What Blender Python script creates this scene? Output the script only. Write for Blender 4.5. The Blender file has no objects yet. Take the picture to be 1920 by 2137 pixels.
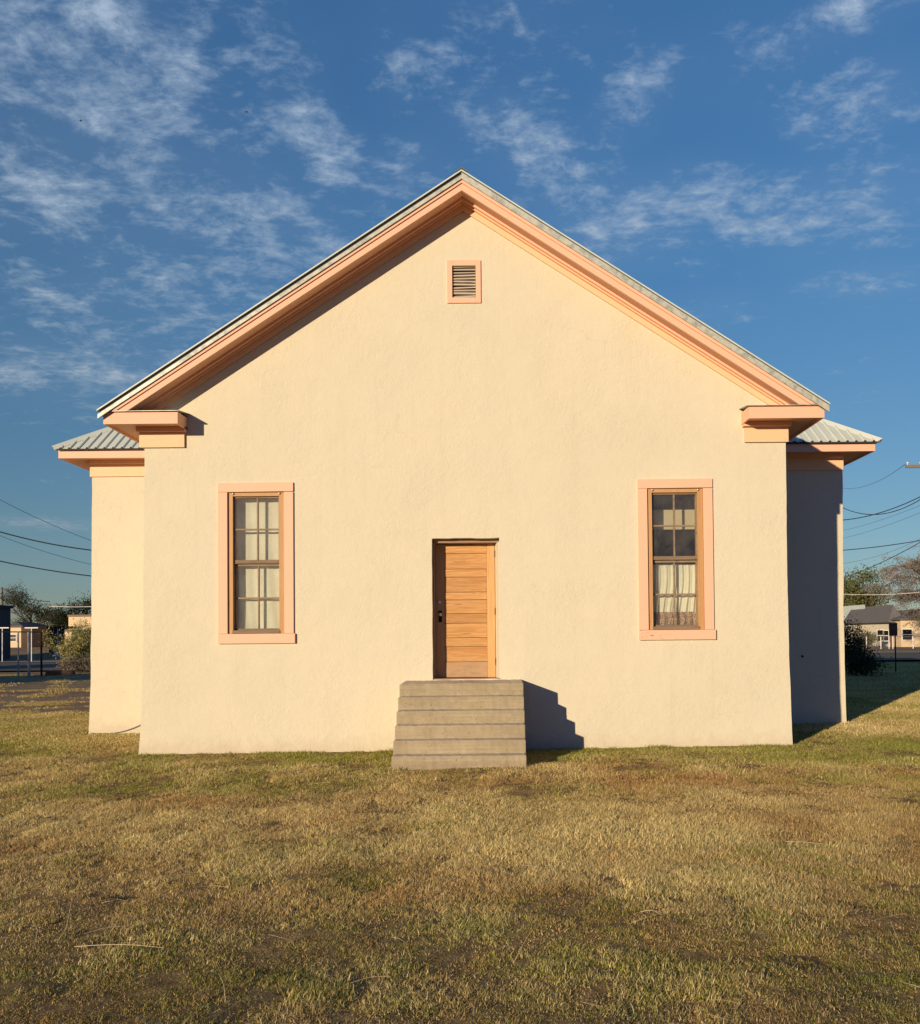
import bpy, math, random
import numpy as np
from mathutils import Vector, Matrix
from mathutils.geometry import tessellate_polygon
from mathutils import noise as mnoise
S = bpy.context.scene
# ------------------------------------------------------------------ camera
F, CX, CY, W, H = 1850., 1035., 1288., 1920., 2137.
TH, RO, D, CH = .0205, -.009, 13.3, 1.73
cd = bpy.data.cameras.new("camera"); cam = bpy.data.objects.new("camera", cd)
S.collection.objects.link(cam); S.camera = cam
cam.matrix_world = Matrix.Translation((0, -D, CH)) @ Matrix.Rotation(math.pi/2+TH, 4, 'X') @ Matrix.Rotation(RO, 4, 'Z')
cd.sensor_fit = 'HORIZONTAL'; cd.sensor_width = 36; cd.lens = 36*F/W
cd.shift_x = -(CX-W/2)/W; cd.shift_y = (CY-H/2)/W
cd.clip_end = 5000
_R = np.array((Matrix.Rotation(math.pi/2+TH, 3, 'X') @ Matrix.Rotation(RO, 3, 'Z')))
def at(px, py, Y):
    """point of the world plane y=Y that lies on the photograph's line of sight (px,py)"""
    d = _R @ np.array([(px-CX)/F, -(py-CY)/F, -1.]); t = (Y+D)/d[1]
    return Vector((t*d[0], Y, CH+t*d[2]))
# ------------------------------------------------------------------ light
TRAVEL = Vector((.64, 1., -.23)).normalized()
sd = bpy.data.lights.new("sun", 'SUN'); sd.energy = 5.0; sd.angle = math.radians(.55); sd.color = (1., .79, .565)
sun = bpy.data.objects.new("sun", sd); S.collection.objects.link(sun)
sun.rotation_mode = 'QUATERNION'; sun.rotation_quaternion = TRAVEL.to_track_quat('-Z', 'Y')
S.view_settings.view_transform = 'Standard'; S.view_settings.look = 'None'; S.view_settings.gamma = 1
S.view_settings.exposure = 0.08
S.cycles.max_bounces = 6; S.cycles.transparent_max_bounces = 12
EL = math.asin(-TRAVEL.z); AZ = math.atan2(-TRAVEL.x, -TRAVEL.y) % (2*math.pi)

class NT:
    def __init__(s, nt): s.nt = nt; s.N = nt.nodes; s.L = nt.links
    def n(s, t, **kw):
        nd = s.N.new(t)
        for k, v in kw.items(): setattr(nd, k, v)
        return nd
    def put(s, sock, v):
        if isinstance(v, bpy.types.NodeSocket): s.L.new(v, sock)
        elif v is not None: sock.default_value = v
    def m(s, op, a, b=None, c=None, clamp=False):
        nd = s.n('ShaderNodeMath', operation=op, use_clamp=clamp)
        for i, v in enumerate((a, b, c)):
            if v is not None: s.put(nd.inputs[i], v)
        return nd.outputs[0]
    def v(s, op, a, b=None, sc=None):
        nd = s.n('ShaderNodeVectorMath', operation=op)
        s.put(nd.inputs[0], a); 
        if b is not None: s.put(nd.inputs[1], b)
        if sc is not None: s.put(nd.inputs[3], sc)
        return nd.outputs['Value'] if op in ('LENGTH', 'DOT_PRODUCT', 'DISTANCE') else nd.outputs[0]
    def noise(s, vec, scale, detail=4, rough=.55, dist=0., out=0):
        nd = s.n('ShaderNodeTexNoise'); s.put(nd.inputs['Vector'], vec)
        nd.inputs['Scale'].default_value = scale; nd.inputs['Detail'].default_value = detail
        nd.inputs['Roughness'].default_value = rough; nd.inputs['Distortion'].default_value = dist
        return nd.outputs[out]
    def ramp(s, fac, pts, interp='LINEAR'):
        nd = s.n('ShaderNodeValToRGB'); s.put(nd.inputs[0], fac); e = nd.color_ramp.elements
        nd.color_ramp.interpolation = interp
        while len(e) < len(pts): e.new(.5)
        for i, (p, c) in enumerate(pts):
            e[i].position = p; e[i].color = (c, c, c, 1) if not hasattr(c, '__len__') else (*c, 1)
        return nd.outputs[0]
    def mix(s, f, a, b, blend='MIX'):
        nd = s.n('ShaderNodeMix', data_type='RGBA', blend_type=blend)
        s.put(nd.inputs[0], f)
        for k, v in ((6, a), (7, b)):
            if not isinstance(v, bpy.types.NodeSocket): v = (*v[:3], 1)
            s.put(nd.inputs[k], v)
        return nd.outputs[2]
    def smooth(s, x, a, b):
        nd = s.n('ShaderNodeMapRange', interpolation_type='SMOOTHSTEP'); s.put(nd.inputs[0], x)
        nd.inputs[1].default_value = a; nd.inputs[2].default_value = b
        return nd.outputs[0]

# ------------------------------------------------------------------ sky
w = bpy.data.worlds.new("World"); S.world = w; w.use_nodes = True
w.node_tree.nodes.clear(); t = NT(w.node_tree)
sky = t.n('ShaderNodeTexSky', sky_type='NISHITA', sun_disc=False)
sky.sun_elevation = EL; sky.sun_rotation = AZ; sky.altitude = 1300; sky.air_density = 1.0; sky.dust_density = .5; sky.ozone_density = 1.5
tc = t.n('ShaderNodeTexCoord'); d = t.v('NORMALIZE', tc.outputs['Generated'])
sp = t.n('ShaderNodeSeparateXYZ'); t.L.new(d, sp.inputs[0])
up = t.m('MAXIMUM', sp.outputs[2], 0.)
# deeper, cleaner blue of dry high air than the stock sky gives away from the sun
tint = t.ramp(up, [(0, (.23, .245, .30)), (.12, (.25, .325, .37)), (.35, (.26, .44, .55)), (.62, (.28, .54, .74))])
base = t.v('SCALE', t.mix(1., sky.outputs[0], tint, 'MULTIPLY'), sc=1.9)
# sunward half: kept as blue as the clear evening zenith, so that shade stays deep and cool
sunw = t.smooth(t.m('MULTIPLY', sp.outputs[1], -1.), -.15, .45)
base = t.mix(1., base, t.mix(sunw, (1, 1, 1), (.34, .44, .80)), 'MULTIPLY')
k = t.m('ADD', up, .12)
uv = t.n('ShaderNodeCombineXYZ'); t.L.new(t.m('DIVIDE', sp.outputs[0], k), uv.inputs[0]); t.L.new(t.m('DIVIDE', sp.outputs[1], k), uv.inputs[1])
uv = uv.outputs[0]
warp = t.v('SCALE', t.v('SUBTRACT', t.noise(uv, 3.5, 3, .5, 0, 1), (.5, .5, .5)), sc=.10)
q = t.v('ADD', uv, warp)
n1 = t.noise(q, 5.5, 9, .60)
n2 = t.noise(t.v('MULTIPLY', q, (1., 1.25, 1.)), 17., 8, .66, 0.)
big = t.noise(uv, 1.7, 3, .5)
def dirpx(px, py): return Vector(((px-1035)/F, 1, (1326-py)/F)).normalized()
def blob(px, py, rx, rz, ang=0.):
    c = dirpx(px, py); r = t.v('SUBTRACT', d, tuple(c))
    mp = t.n('ShaderNodeMapping', vector_type='POINT'); t.L.new(r, mp.inputs[0])
    mp.inputs['Rotation'].default_value = (0, math.radians(ang), 0)
    s_ = t.v('MULTIPLY', mp.outputs[0], (F/rx, 2.0, F/rz))
    L = t.v('LENGTH', s_)
    return t.smooth(L, 1.15, 0.)
masks = [(120, 40, 520, 330, 0, .74), (300, 150, 300, 330, -30, .72), (90, 330, 420, 330, 20, .66), (650, 230, 150, 260, 35, .80), (420, 440, 460, 300, 20, .70), (600, 520, 380, 240, 0, .72),
         (830, 150, 110, 130, 0, .50), (860, 350, 200, 110, 10, .72), (1060, 240, 240, 170, -20, .60), (1140, 310, 170, 80, 20, .74), (1340, 190, 170, 110, 35, .80), (1190, 400, 230, 110, 5, .66),
         (1600, 430, 620, 120, -6, .84), (1330, 490, 300, 90, -5, .80), (1790, 10, 320, 80, 10, .68), (1840, 190, 170, 100, 0, .62), (1720, 260, 130, 70, -20, .66), (1830, 590, 200, 60, -5, .55),
         (1480, 650, 170, 60, -10, .5), (330, 600, 520, 190, 10, .70), (100, 760, 680, 120, 2, .74), (150, 1088, 760, 24, 0, .72), (1200, 60, 560, 170, 0, .42), (1500, 130, 400, 160, 0, .40)]
M = None
for (px, py, rx, rz, ang, kk) in masks:
    b_ = t.m('MULTIPLY', blob(px, py, rx, rz, ang), kk)
    M = b_ if M is None else t.m('SMOOTH_MAX', M, b_, .25)
n3 = t.noise(t.v('MULTIPLY', q, (1., 1.2, 1.)), 46., 6, .62, 0.)
nn = t.m('ADD', t.m('ADD', t.m('MULTIPLY', n1, .48), t.m('MULTIPLY', n2, .38)), t.m('MULTIPLY', n3, .14))
nn = t.m('MULTIPLY_ADD', t.m('SUBTRACT', nn, .5), 3.2, .5)
dens = t.m('ADD', nn, t.m('MULTIPLY', t.m('SUBTRACT', M, .55), .75))
alpha = t.m('ADD', t.m('MULTIPLY', t.smooth(dens, .40, .98), .56), t.m('MULTIPLY', t.smooth(dens, .74, 1.12), .34))
veil = t.m('MULTIPLY', t.m('MULTIPLY', M, t.smooth(big, .2, .7)), .16)
alpha = t.m('ADD', alpha, veil, clamp=True)
alpha = t.m('MULTIPLY', alpha, t.smooth(sp.outputs[2], 0., .08))
cloudc = t.ramp(up, [(0, (2.4, 2.9, 3.2)), (.3, (3.3, 4.2, 5.2)), (.7, (3.9, 5.0, 6.5))])
col = t.mix(alpha, base, cloudc)
bg = t.n('ShaderNodeBackground'); t.L.new(col, bg.inputs[0]); bg.inputs[1].default_value = .10
wo = t.n('ShaderNodeOutputWorld'); t.L.new(bg.outputs[0], wo.inputs[0])

# ------------------------------------------------------------------ materials
def mat(name, col, rough=.8, metal=0., spec=.3, fn=None):
    m = bpy.data.materials.new(name); m.use_nodes = True; m.node_tree.nodes.clear()
    t = NT(m.node_tree); b = t.n('ShaderNodeBsdfPrincipled'); o = t.n('ShaderNodeOutputMaterial')
    t.L.new(b.outputs[0], o.inputs[0])
    b.inputs['Base Color'].default_value = (*col, 1); b.inputs['Roughness'].default_value = rough
    b.inputs['Metallic'].default_value = metal; b.inputs['Specular IOR Level'].default_value = spec
    if fn:
        g = t.n('ShaderNodeNewGeometry').outputs['Position']
        c, h, r = fn(t, g)
        if c is not None: t.L.new(c, b.inputs['Base Color'])
        if r is not None: t.L.new(r, b.inputs['Roughness'])
        if h is not None:
            bp = t.n('ShaderNodeBump'); bp.inputs['Strength'].default_value = 1; bp.inputs['Distance'].default_value = 1
            t.L.new(h, bp.inputs['Height']); t.L.new(bp.outputs[0], b.inputs['Normal'])
    return m
def stucco(c1, c2, amp=1.):
    def fn(t, g):
        big = t.noise(g, .8, 4, .6); mid = t.noise(g, 6, 5, .65); fine = t.noise(g, 34, 5, .7); lump = t.noise(g, 13, 3, .6, .6)
        c = t.mix(t.ramp(big, [(.3, 0), (.7, 1)]), c1, c2)
        c = t.mix(t.ramp(mid, [(.3, .10), (.65, 0)]), c, tuple(x*.72 for x in c1))
        # splash-back and rain dirt close to the ground, in its own ragged outline
        z = t.n('ShaderNodeSeparateXYZ'); t.L.new(g, z.inputs[0])
        low = t.m('ADD', z.outputs[2], t.m('MULTIPLY', mid, .45))
        c = t.mix(t.m('MULTIPLY', t.smooth(low, .55, .15), .55), c, (.50, .41, .28))
        spots = t.ramp(t.noise(g, 21, 2, .5), [(.70, 0), (.76, .5)])
        c = t.mix(t.m('MULTIPLY', spots, t.ramp(big, [(.4, 0), (.6, 1)])), c, tuple(x*.8 for x in c1))
        # greyish weathering patches, rain streaks and a few hairline cracks
        wpat = t.ramp(t.noise(g, .55, 5, .68), [(.48, 0), (.66, .20)])
        c = t.mix(wpat, c, (.51, .49, .37))
        stk = t.ramp(t.noise(t.v('MULTIPLY', g, (7., 1., .35)), 1., 4, .6), [(.56, 0), (.74, .09)])
        c = t.mix(stk, c, (.42, .37, .25))
        vo = t.n('ShaderNodeTexVoronoi', feature='DISTANCE_TO_EDGE'); vo.inputs['Scale'].default_value = .9
        t.L.new(t.v('ADD', g, t.v('SCALE', t.noise(g, 3.5, 5, .7, 0, 1), sc=.35)), vo.inputs[0])
        crk = t.m('MULTIPLY', t.ramp(vo.outputs[0], [(.0, .22), (.004, 0)]), t.ramp(t.noise(g, .9, 2, .5), [(.52, 0), (.6, 1)]))
        c = t.mix(crk, c, (.24, .19, .12))
        patch = t.ramp(t.noise(g, 1.1, 2, .5), [(.35, .35), (.65, 1.)])
        h = t.m('ADD', t.m('MULTIPLY', fine, .0050*amp), t.m('MULTIPLY', t.m('MULTIPLY', t.ramp(lump, [(.35, 0), (.7, 1)]), patch), .0030*amp))
        h = t.m('ADD', h, t.m('MULTIPLY', t.noise(g, 1.4, 2, .5), .018*amp))
        return c, h, None
    return fn
STUCCO = mat('stucco', (.78, .68, .47), .92, spec=.15, fn=stucco((.655, .602, .432), (.640, .600, .445)))
def painted(c, k=.12):
    def fn(t, g):
        a = t.noise(g, 2.2, 5, .65); b = t.noise(t.v('MULTIPLY', g, (1., 1., 1.)), 45, 3, .6)
        cc = t.mix(t.ramp(a, [(.3, k), (.7, 0)]), c, tuple(x*.75 for x in c))
        cc = t.mix(t.ramp(t.noise(t.v('MULTIPLY', g, (5, 5, 14)), 2., 5, .7), [(.60, 0), (.70, .22)]), cc, tuple(x*.55 for x in c))
        return cc, t.m('MULTIPLY', b, .0012), None
    return fn
PEACH = mat('peach_paint', (.84, .46, .26), .6, fn=painted((.83, .475, .31)))
PEACH2 = mat('peach_paint_frieze', (.84, .5, .25), .6, fn=painted((.81, .52, .305)))
def chipped(t, g):
    a = t.noise(g, 2.2, 5, .65); cc = t.mix(t.ramp(a, [(.3, .1), (.7, 0)]), (.83, .475, .31), (.7, .38, .24))
    ch = t.ramp(t.noise(t.v('MULTIPLY', g, (14, 14, 60)), 1., 4, .6), [(.60, 0), (.64, 1)])
    sp = t.n('ShaderNodeSeparateXYZ'); t.L.new(g, sp.inputs[0])
    ch = t.m('MULTIPLY', ch, t.smooth(sp.outputs[0], 2.9, 2.2))
    return t.mix(ch, cc, (.32, .22, .14)), t.m('MULTIPLY', ch, -.002), None
PEACHCHIP = mat('peach_paint_chipped', (.84, .46, .26), .65, fn=chipped)
def sheet(c1, c2):
    def fn(t, g):
        a = t.noise(g, 1.6, 5, .65); b = t.noise(t.v('MULTIPLY', g, (8, 1, 1)), 3, 4, .7)
        return t.mix(t.ramp(a, [(.3, 0), (.7, 1)]), c1, c2), None, t.ramp(b, [(.3, .42), (.7, .6)])
    return fn
METAL = mat('galvanised_sheet', (.5, .52, .46), .5, .0, .5, sheet((.52, .58, .50), (.62, .66, .55)))
TRIMM = mat('metal_trim', (.6, .6, .5), .5, .15, .4, lambda t, g: (t.mix(t.ramp(t.noise(g, 9, 4, .7), [(.45, 0), (.62, 1)]), (.50, .51, .42), (.30, .33, .29)), None, t.ramp(t.noise(g, 5, 3, .6), [(.3, .4), (.7, .6)])))
CAPM = mat('weathered_ridge_metal', (.13, .12, .10), .6, .3, .4, painted((.14, .13, .11)))
DARKM = mat('roof_underlay', (.035, .032, .03), .8)
def conc(t, g):
    a = t.noise(g, 3.2, 6, .7); b = t.noise(t.v('MULTIPLY', g, (1.2, 8, 14)), 3., 4, .6); f = t.noise(g, 90, 3, .6)
    c = t.mix(t.ramp(a, [(.32, 0), (.68, 1)]), (.31, .255, .15), (.41, .345, .215))
    c = t.mix(t.ramp(b, [(.30, .45), (.5, 0)]), c, (.27, .215, .15))
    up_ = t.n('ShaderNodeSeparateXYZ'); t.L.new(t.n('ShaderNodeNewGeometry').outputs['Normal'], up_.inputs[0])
    c = t.mix(t.m('MULTIPLY', t.smooth(up_.outputs[2], .5, .9), .8), c, (.56, .49, .35))   # up-facing treads coloured lighter, standing in for sunlight on them
    c = t.mix(t.ramp(t.noise(t.v('MULTIPLY', g, (.5, 3, 30)), 1.2, 4, .7), [(.52, 0), (.62, .35)]), c, (.47, .41, .28))
    c = t.mix(t.ramp(t.noise(g, 1.7, 5, .7), [(.50, 0), (.62, .4)]), c, (.27, .225, .15))
    pit = t.ramp(t.noise(g, 45, 2, .5), [(.66, 0), (.72, .7)])
    c = t.mix(pit, c, (.18, .15, .11))
    z = t.n('ShaderNodeSeparateXYZ'); t.L.new(g, z.inputs[0])
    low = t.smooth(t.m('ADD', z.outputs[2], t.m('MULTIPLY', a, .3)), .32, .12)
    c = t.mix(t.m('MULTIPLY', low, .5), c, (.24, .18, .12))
    return c, t.m('ADD', t.m('MULTIPLY', f, .0015), t.m('SUBTRACT', t.m('MULTIPLY', b, .004), t.m('MULTIPLY', pit, .003))), None
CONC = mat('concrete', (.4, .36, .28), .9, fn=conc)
def wood(c1, c2, axis='X', dark=(.2, .1, .04), weather=False, k=1.):
    def fn(t, g):
        at_ = t.n('ShaderNodeAttribute', attribute_name='tone'); tn = at_.outputs['Fac']
        off = t.n('ShaderNodeCombineXYZ'); t.L.new(t.m('MULTIPLY', tn, 37.), off.inputs[0]); t.L.new(t.m('MULTIPLY', tn, 11.), off.inputs[2])
        sc = (1.5, 10, 19) if axis == 'X' else (26, 10, 1.6)
        p = t.v('ADD', t.v('MULTIPLY', g, sc), off.outputs[0])
        gr = t.noise(p, 1.1, 5, .62, .9); fine = t.noise(t.v('MULTIPLY', p, (1, 3, 3) if axis == 'X' else (3, 3, 1)), 2.2, 3, .6)
        c = t.mix(t.ramp(gr, [(.35, 0), (.62, 1)]), c1, c2)
        c = t.mix(t.ramp(gr, [(.60, 0), (.70, .75*k)]), c, dark)
        c = t.mix(t.ramp(fine, [(.3, .25*k), (.6, 0)]), c, dark)
        c = t.mix(t.m('MULTIPLY', tn, .45), c, tuple(x*.62 for x in c1))
        if weather:
            z = t.n('ShaderNodeSeparateXYZ'); t.L.new(g, z.inputs[0])
            wz = t.m('ADD', z.outputs[2], t.m('MULTIPLY', t.noise(g, 7, 4, .6), .35))
            c = t.mix(t.m('MULTIPLY', t.smooth(wz, 1.56, 1.44), .6), c, (.40, .29, .18))
            st = t.m('MULTIPLY', t.ramp(t.noise(t.v('MULTIPLY', g, (3, 3, 9)), 1, 5, .65), [(.48, 0), (.66, .6)]), t.smooth(z.outputs[2], 1.32, 1.20))
            c = t.mix(st, c, (.20, .15, .11))
        return c, t.m('MULTIPLY', gr, .0025), None
    return fn
DOORW = mat('door_wood', (.6, .3, .1), .55, fn=wood((.50, .235, .068), (.68, .40, .155), 'X', (.22, .085, .022), True, 1.6))
STILEW = mat('door_stile_wood', (.6, .3, .1), .55, fn=wood((.58, .32, .12), (.68, .41, .17), 'Z', (.30, .13, .04)))
JAMBW = mat('varnished_jamb', (.5, .27, .1), .6, fn=wood((.52, .29, .11), (.60, .36, .16), 'Z', (.25, .12, .05)))
GREYW = mat('weathered_wood', (.3, .24, .16), .85, fn=wood((.22, .155, .095), (.36, .27, .175), 'X', (.05, .035, .025)))
LOUVW = mat('weathered_louvre_wood', (.5, .42, .32), .85, fn=wood((.42, .35, .25), (.62, .53, .40), 'X', (.14, .10, .07)))
DFRAME = mat('door_frame_paint', (.30, .20, .13), .7, fn=painted((.33, .22, .14)))
LINEN = mat('linen', (.7, .68, .56), .9, fn=lambda t, g: (t.mix(t.ramp(t.noise(g, 4, 4, .6), [(.3, 0), (.7, 1)]), (.76, .75, .62), (.84, .82, .70)), t.m('MULTIPLY', t.noise(g, 260, 2, .5), .0006), None))
def lace(t, g):
    v = t.n('ShaderNodeTexVoronoi', feature='DISTANCE_TO_EDGE'); t.L.new(g, v.inputs[0]); v.inputs['Scale'].default_value = 34
    return t.mix(t.ramp(v.outputs[0], [(.06, 0), (.22, 1)]), (.56, .42, .32), (.20, .10, .07)), None, None
LACE = mat('patterned_hem', (.4, .3, .22), .9, fn=lace)
BOARD = mat('pale_board', (.6, .55, .4), .8, fn=painted((.62, .55, .38)))
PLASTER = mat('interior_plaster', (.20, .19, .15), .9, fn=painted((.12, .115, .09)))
BLACK = mat('black_iron', (.02, .018, .016), .45, .6)
BRASS = mat('brushed_metal', (.7, .66, .55), .3, .9)
GALV = mat('galvanised_pipe', (.30, .30, .28), .5, .6, fn=painted((.30, .30, .28)))
WHITEP = mat('white_paint', (.78, .75, .68), .6, fn=painted((.78, .75, .68)))
CABLE = mat('cable_sheath', (.03, .03, .035), .7, fn=painted((.035, .035, .04)))
CABLEG = mat('aluminium_cable', (.16, .17, .18), .6, fn=painted((.16, .17, .18)))
SIDING_G = mat('grey_siding', (.16, .17, .19), .8, fn=lambda t, g: (t.mix(t.ramp(t.noise(t.v('MULTIPLY', g, (3, 3, .4)), 1, 4, .6), [(.3, 0), (.7, 1)]), (.040, .045, .055), (.065, .072, .085)), None, None))
SIDING_Y = mat('cream_siding', (.7, .55, .34), .85, fn=painted((.70, .54, .32), .3))
SIDING_C = mat('pale_plaster', (.74, .68, .52), .85, fn=painted((.74, .66, .48), .3))
SIDING_B = mat('brown_siding', (.28, .2, .14), .85, fn=painted((.22, .16, .12), .4))
SHINGLE = mat('grey_shingle', (.14, .13, .12), .9, fn=lambda t, g: (t.mix(t.noise(t.v('MULTIPLY', g, (3, 3, 9)), 1.3, 4, .7), (.08, .08, .08), (.19, .175, .16)), None, None))
RUSTW = mat('old_timber', (.14, .07, .04), .9, fn=wood((.14, .065, .035), (.22, .12, .07), 'X', (.04, .02, .015)))
POLEW = mat('pole_timber', (.22, .17, .12), .9, fn=wood((.20, .15, .10), (.28, .21, .15), 'Z', (.08, .06, .04)))
def glassm():
    m = bpy.data.materials.new('window_glass'); m.use_nodes = True; m.node_tree.nodes.clear(); t = NT(m.node_tree)
    tr = t.n('ShaderNodeBsdfTransparent'); tr.inputs[0].default_value = (.92, .93, .90, 1)
    gl = t.n('ShaderNodeBsdfGlossy'); gl.inputs['Roughness'].default_value = .02
    bp = t.n('ShaderNodeBump'); bp.inputs['Distance'].default_value = .004; g = t.n('ShaderNodeNewGeometry').outputs['Position']
    t.L.new(t.noise(g, 3.5, 2, .5), bp.inputs['Height']); t.L.new(bp.outputs[0], gl.inputs['Normal'])
    lw = t.n('ShaderNodeFresnel'); lw.inputs[0].default_value = 1.5
    di = t.n('ShaderNodeBsdfDiffuse'); di.inputs[0].default_value = (.45, .42, .35, 1)
    mx = t.n('ShaderNodeMixShader'); t.L.new(lw.outputs[0], mx.inputs[0]); t.L.new(tr.outputs[0], mx.inputs[1]); t.L.new(gl.outputs[0], mx.inputs[2])
    m2 = t.n('ShaderNodeMixShader'); t.L.new(t.ramp(t.noise(g, 5, 4, .6), [(.35, .03), (.75, .09)]), m2.inputs[0]); t.L.new(mx.outputs[0], m2.inputs[1]); t.L.new(di.outputs[0], m2.inputs[2])
    o = t.n('ShaderNodeOutputMaterial'); t.L.new(m2.outputs[0], o.inputs[0]); return m
GLASS = glassm()
def leafmat(name, c1, c2):
    m = bpy.data.materials.new(name); m.use_nodes = True; m.node_tree.nodes.clear(); t = NT(m.node_tree)
    a = t.n('ShaderNodeAttribute', attribute_name='tone').outputs['Fac']
    g = t.n('ShaderNodeNewGeometry').outputs['Position']
    c = t.mix(a, c1, c2); c = t.mix(t.ramp(t.noise(g, .9, 3, .6), [(.3, .4), (.7, 0)]), c, tuple(x*.5 for x in c1))
    di = t.n('ShaderNodeBsdfDiffuse'); t.L.new(c, di.inputs[0]); tl = t.n('ShaderNodeBsdfTranslucent'); t.L.new(c, tl.inputs[0])
    mx = t.n('ShaderNodeMixShader'); mx.inputs[0].default_value = .25; t.L.new(di.outputs[0], mx.inputs[1]); t.L.new(tl.outputs[0], mx.inputs[2])
    o = t.n('ShaderNodeOutputMaterial'); t.L.new(mx.outputs[0], o.inputs[0]); return m
LEAF_G = leafmat('green_leaves', (.11, .13, .03), (.25, .25, .07))
LEAF_D = leafmat('dark_leaves', (.035, .05, .02), (.08, .095, .035))
LEAF_Y = leafmat('sunlit_yellow_leaves', (.26, .26, .07), (.55, .48, .18))
LEAF_P = leafmat('dry_seed_twigs', (.19, .145, .105), (.27, .25, .13))
BARK = mat('bark', (.13, .1, .08), .95, fn=lambda t, g: (t.mix(t.noise(g, 6, 4, .7), (.07, .055, .045), (.2, .16, .13)), None, None))
BARKG = mat('pale_bark', (.22, .19, .16), .95, fn=lambda t, g: (t.mix(t.noise(g, 6, 4, .7), (.14, .12, .10), (.32, .27, .23)), None, None))
BIRDM = mat('bird_feathers', (.03, .03, .03), .8)

# ------------------------------------------------------------------ mesh builder
class MB:
    def __init__(s): s.v = []; s.f = []; s.t = []; s.tone = 0.
    def add(s, vs, fs):
        o = len(s.v); s.v += [tuple(p) for p in vs]
        for f in fs: s.f.append(tuple(i+o for i in f)); s.t.append(s.tone)
        return s
    def box(s, x0, x1, y0, y1, z0, z1):
        vs = [(x, y, z) for z in (z0, z1) for y in (y0, y1) for x in (x0, x1)]
        return s.add(vs, [(0, 2, 3, 1), (4, 5, 7, 6), (0, 1, 5, 4), (2, 6, 7, 3), (0, 4, 6, 2), (1, 3, 7, 5)])
    def hexa(s, p):   # 8 points: bottom ring 4, top ring 4
        return s.add(p, [(3, 2, 1, 0), (4, 5, 6, 7), (0, 1, 5, 4), (1, 2, 6, 5), (2, 3, 7, 6), (3, 0, 4, 7)])
    def prism(s, poly, a, b, axis='Y', holes=()):
        """poly (and holes) in the two other axes, extruded from a to b; front at a"""
        loops = [poly]+list(holes)
        def P(u, v, w):
            return (u, w, v) if axis == 'Y' else ((w, u, v) if axis == 'X' else (u, v, w))
        tri = tessellate_polygon([[Vector((u, v, 0)) for u, v in lp] for lp in loops])
        flat = [q_ for lp in loops for q_ in lp]; n = len(flat)
        vs = [P(u, v, a) for u, v in flat]+[P(u, v, b) for u, v in flat]
        fs = [tuple(x) for x in tri]+[tuple(n+i for i in reversed(x)) for x in tri]
        o = 0
        for lp in loops:
            m_ = len(lp)
            for i in range(m_): j = (i+1) % m_; fs.append((o+i, o+j, n+o+j, n+o+i))
            o += m_
        return s.add(vs, fs)
    def tube(s, pts, rad, n=6, cap=True):
        pts = [Vector(p) for p in pts]
        if not hasattr(rad, '__len__'): rad = [rad]*len(pts)
        vs = []; fs = []
        ref = Vector((0, 0, 1)) if abs((pts[-1]-pts[0]).normalized().z) < .9 else Vector((1, 0, 0))
        for i, p in enumerate(pts):
            dd = (pts[min(i+1, len(pts)-1)]-pts[max(i-1, 0)]).normalized()
            a = dd.cross(ref).normalized(); b = dd.cross(a)
            for k_ in range(n):
                th = 2*math.pi*k_/n; vs.append(p+(a*math.cos(th)+b*math.sin(th))*rad[i])
        for i in range(len(pts)-1):
            for k_ in range(n): fs.append((i*n+k_, i*n+(k_+1) % n, (i+1)*n+(k_+1) % n, (i+1)*n+k_))
        if cap: fs.append(tuple(range(n))); fs.append(tuple((len(pts)-1)*n+k_ for k_ in reversed(range(n))))
        return s.add(vs, fs)
    def ball(s, c, r, n=10, sx=1, sy=1, sz=1):
        vs = []; fs = []
        for i in range(1, n//2+1-0):
            ph = math.pi*i/(n//2+1)
            for k_ in range(n):
                th = 2*math.pi*k_/n; vs.append((c[0]+r*sx*math.sin(ph)*math.cos(th), c[1]+r*sy*math.sin(ph)*math.sin(th), c[2]+r*sz*math.cos(ph)))
        m_ = n//2; a = len(vs); vs.append((c[0], c[1], c[2]+r*sz)); vs.append((c[0], c[1], c[2]-r*sz))
        for i in range(m_-1):
            for k_ in range(n): fs.append((i*n+k_, (i+1)*n+k_, (i+1)*n+(k_+1) % n, i*n+(k_+1) % n))
        for k_ in range(n): fs.append((a, k_, (k_+1) % n)); fs.append((a+1, (m_-1)*n+(k_+1) % n, (m_-1)*n+k_))
        return s.add(vs, fs)
    def build(s, name, m, parent=None, label=None, bevel=0, smooth=False, fix=True):
        me = bpy.data.meshes.new(name); me.from_pydata(s.v, [], s.f)
        a = me.attributes.new('tone', 'FLOAT', 'FACE'); a.data.foreach_set('value', s.t)
        me.materials.append(m)
        if fix:
            import bmesh
            b = bmesh.new(); b.from_mesh(me); bmesh.ops.recalc_face_normals(b, faces=b.faces); b.to_mesh(me); b.free()
        if smooth: me.polygons.foreach_set('use_smooth', [True]*len(me.polygons))
        me.update()
        o = bpy.data.objects.new(name, me); S.collection.objects.link(o)
        if parent is not None: o.parent = parent
        if label: o['label'] = label
        if bevel:
            bv = o.modifiers.new('bevel', 'BEVEL'); bv.width = bevel; bv.segments = 2; bv.limit_method = 'ANGLE'
        return o
def empty(name): o = bpy.data.objects.new(name, None); S.collection.objects.link(o); o.empty_display_size = .2; return o
def tag(o, label, cat, group=None):
    o['label'] = label; o['category'] = cat
    if group: o['group'] = group
    return o
def structure(o): o['kind'] = 'structure'; return o

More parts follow.
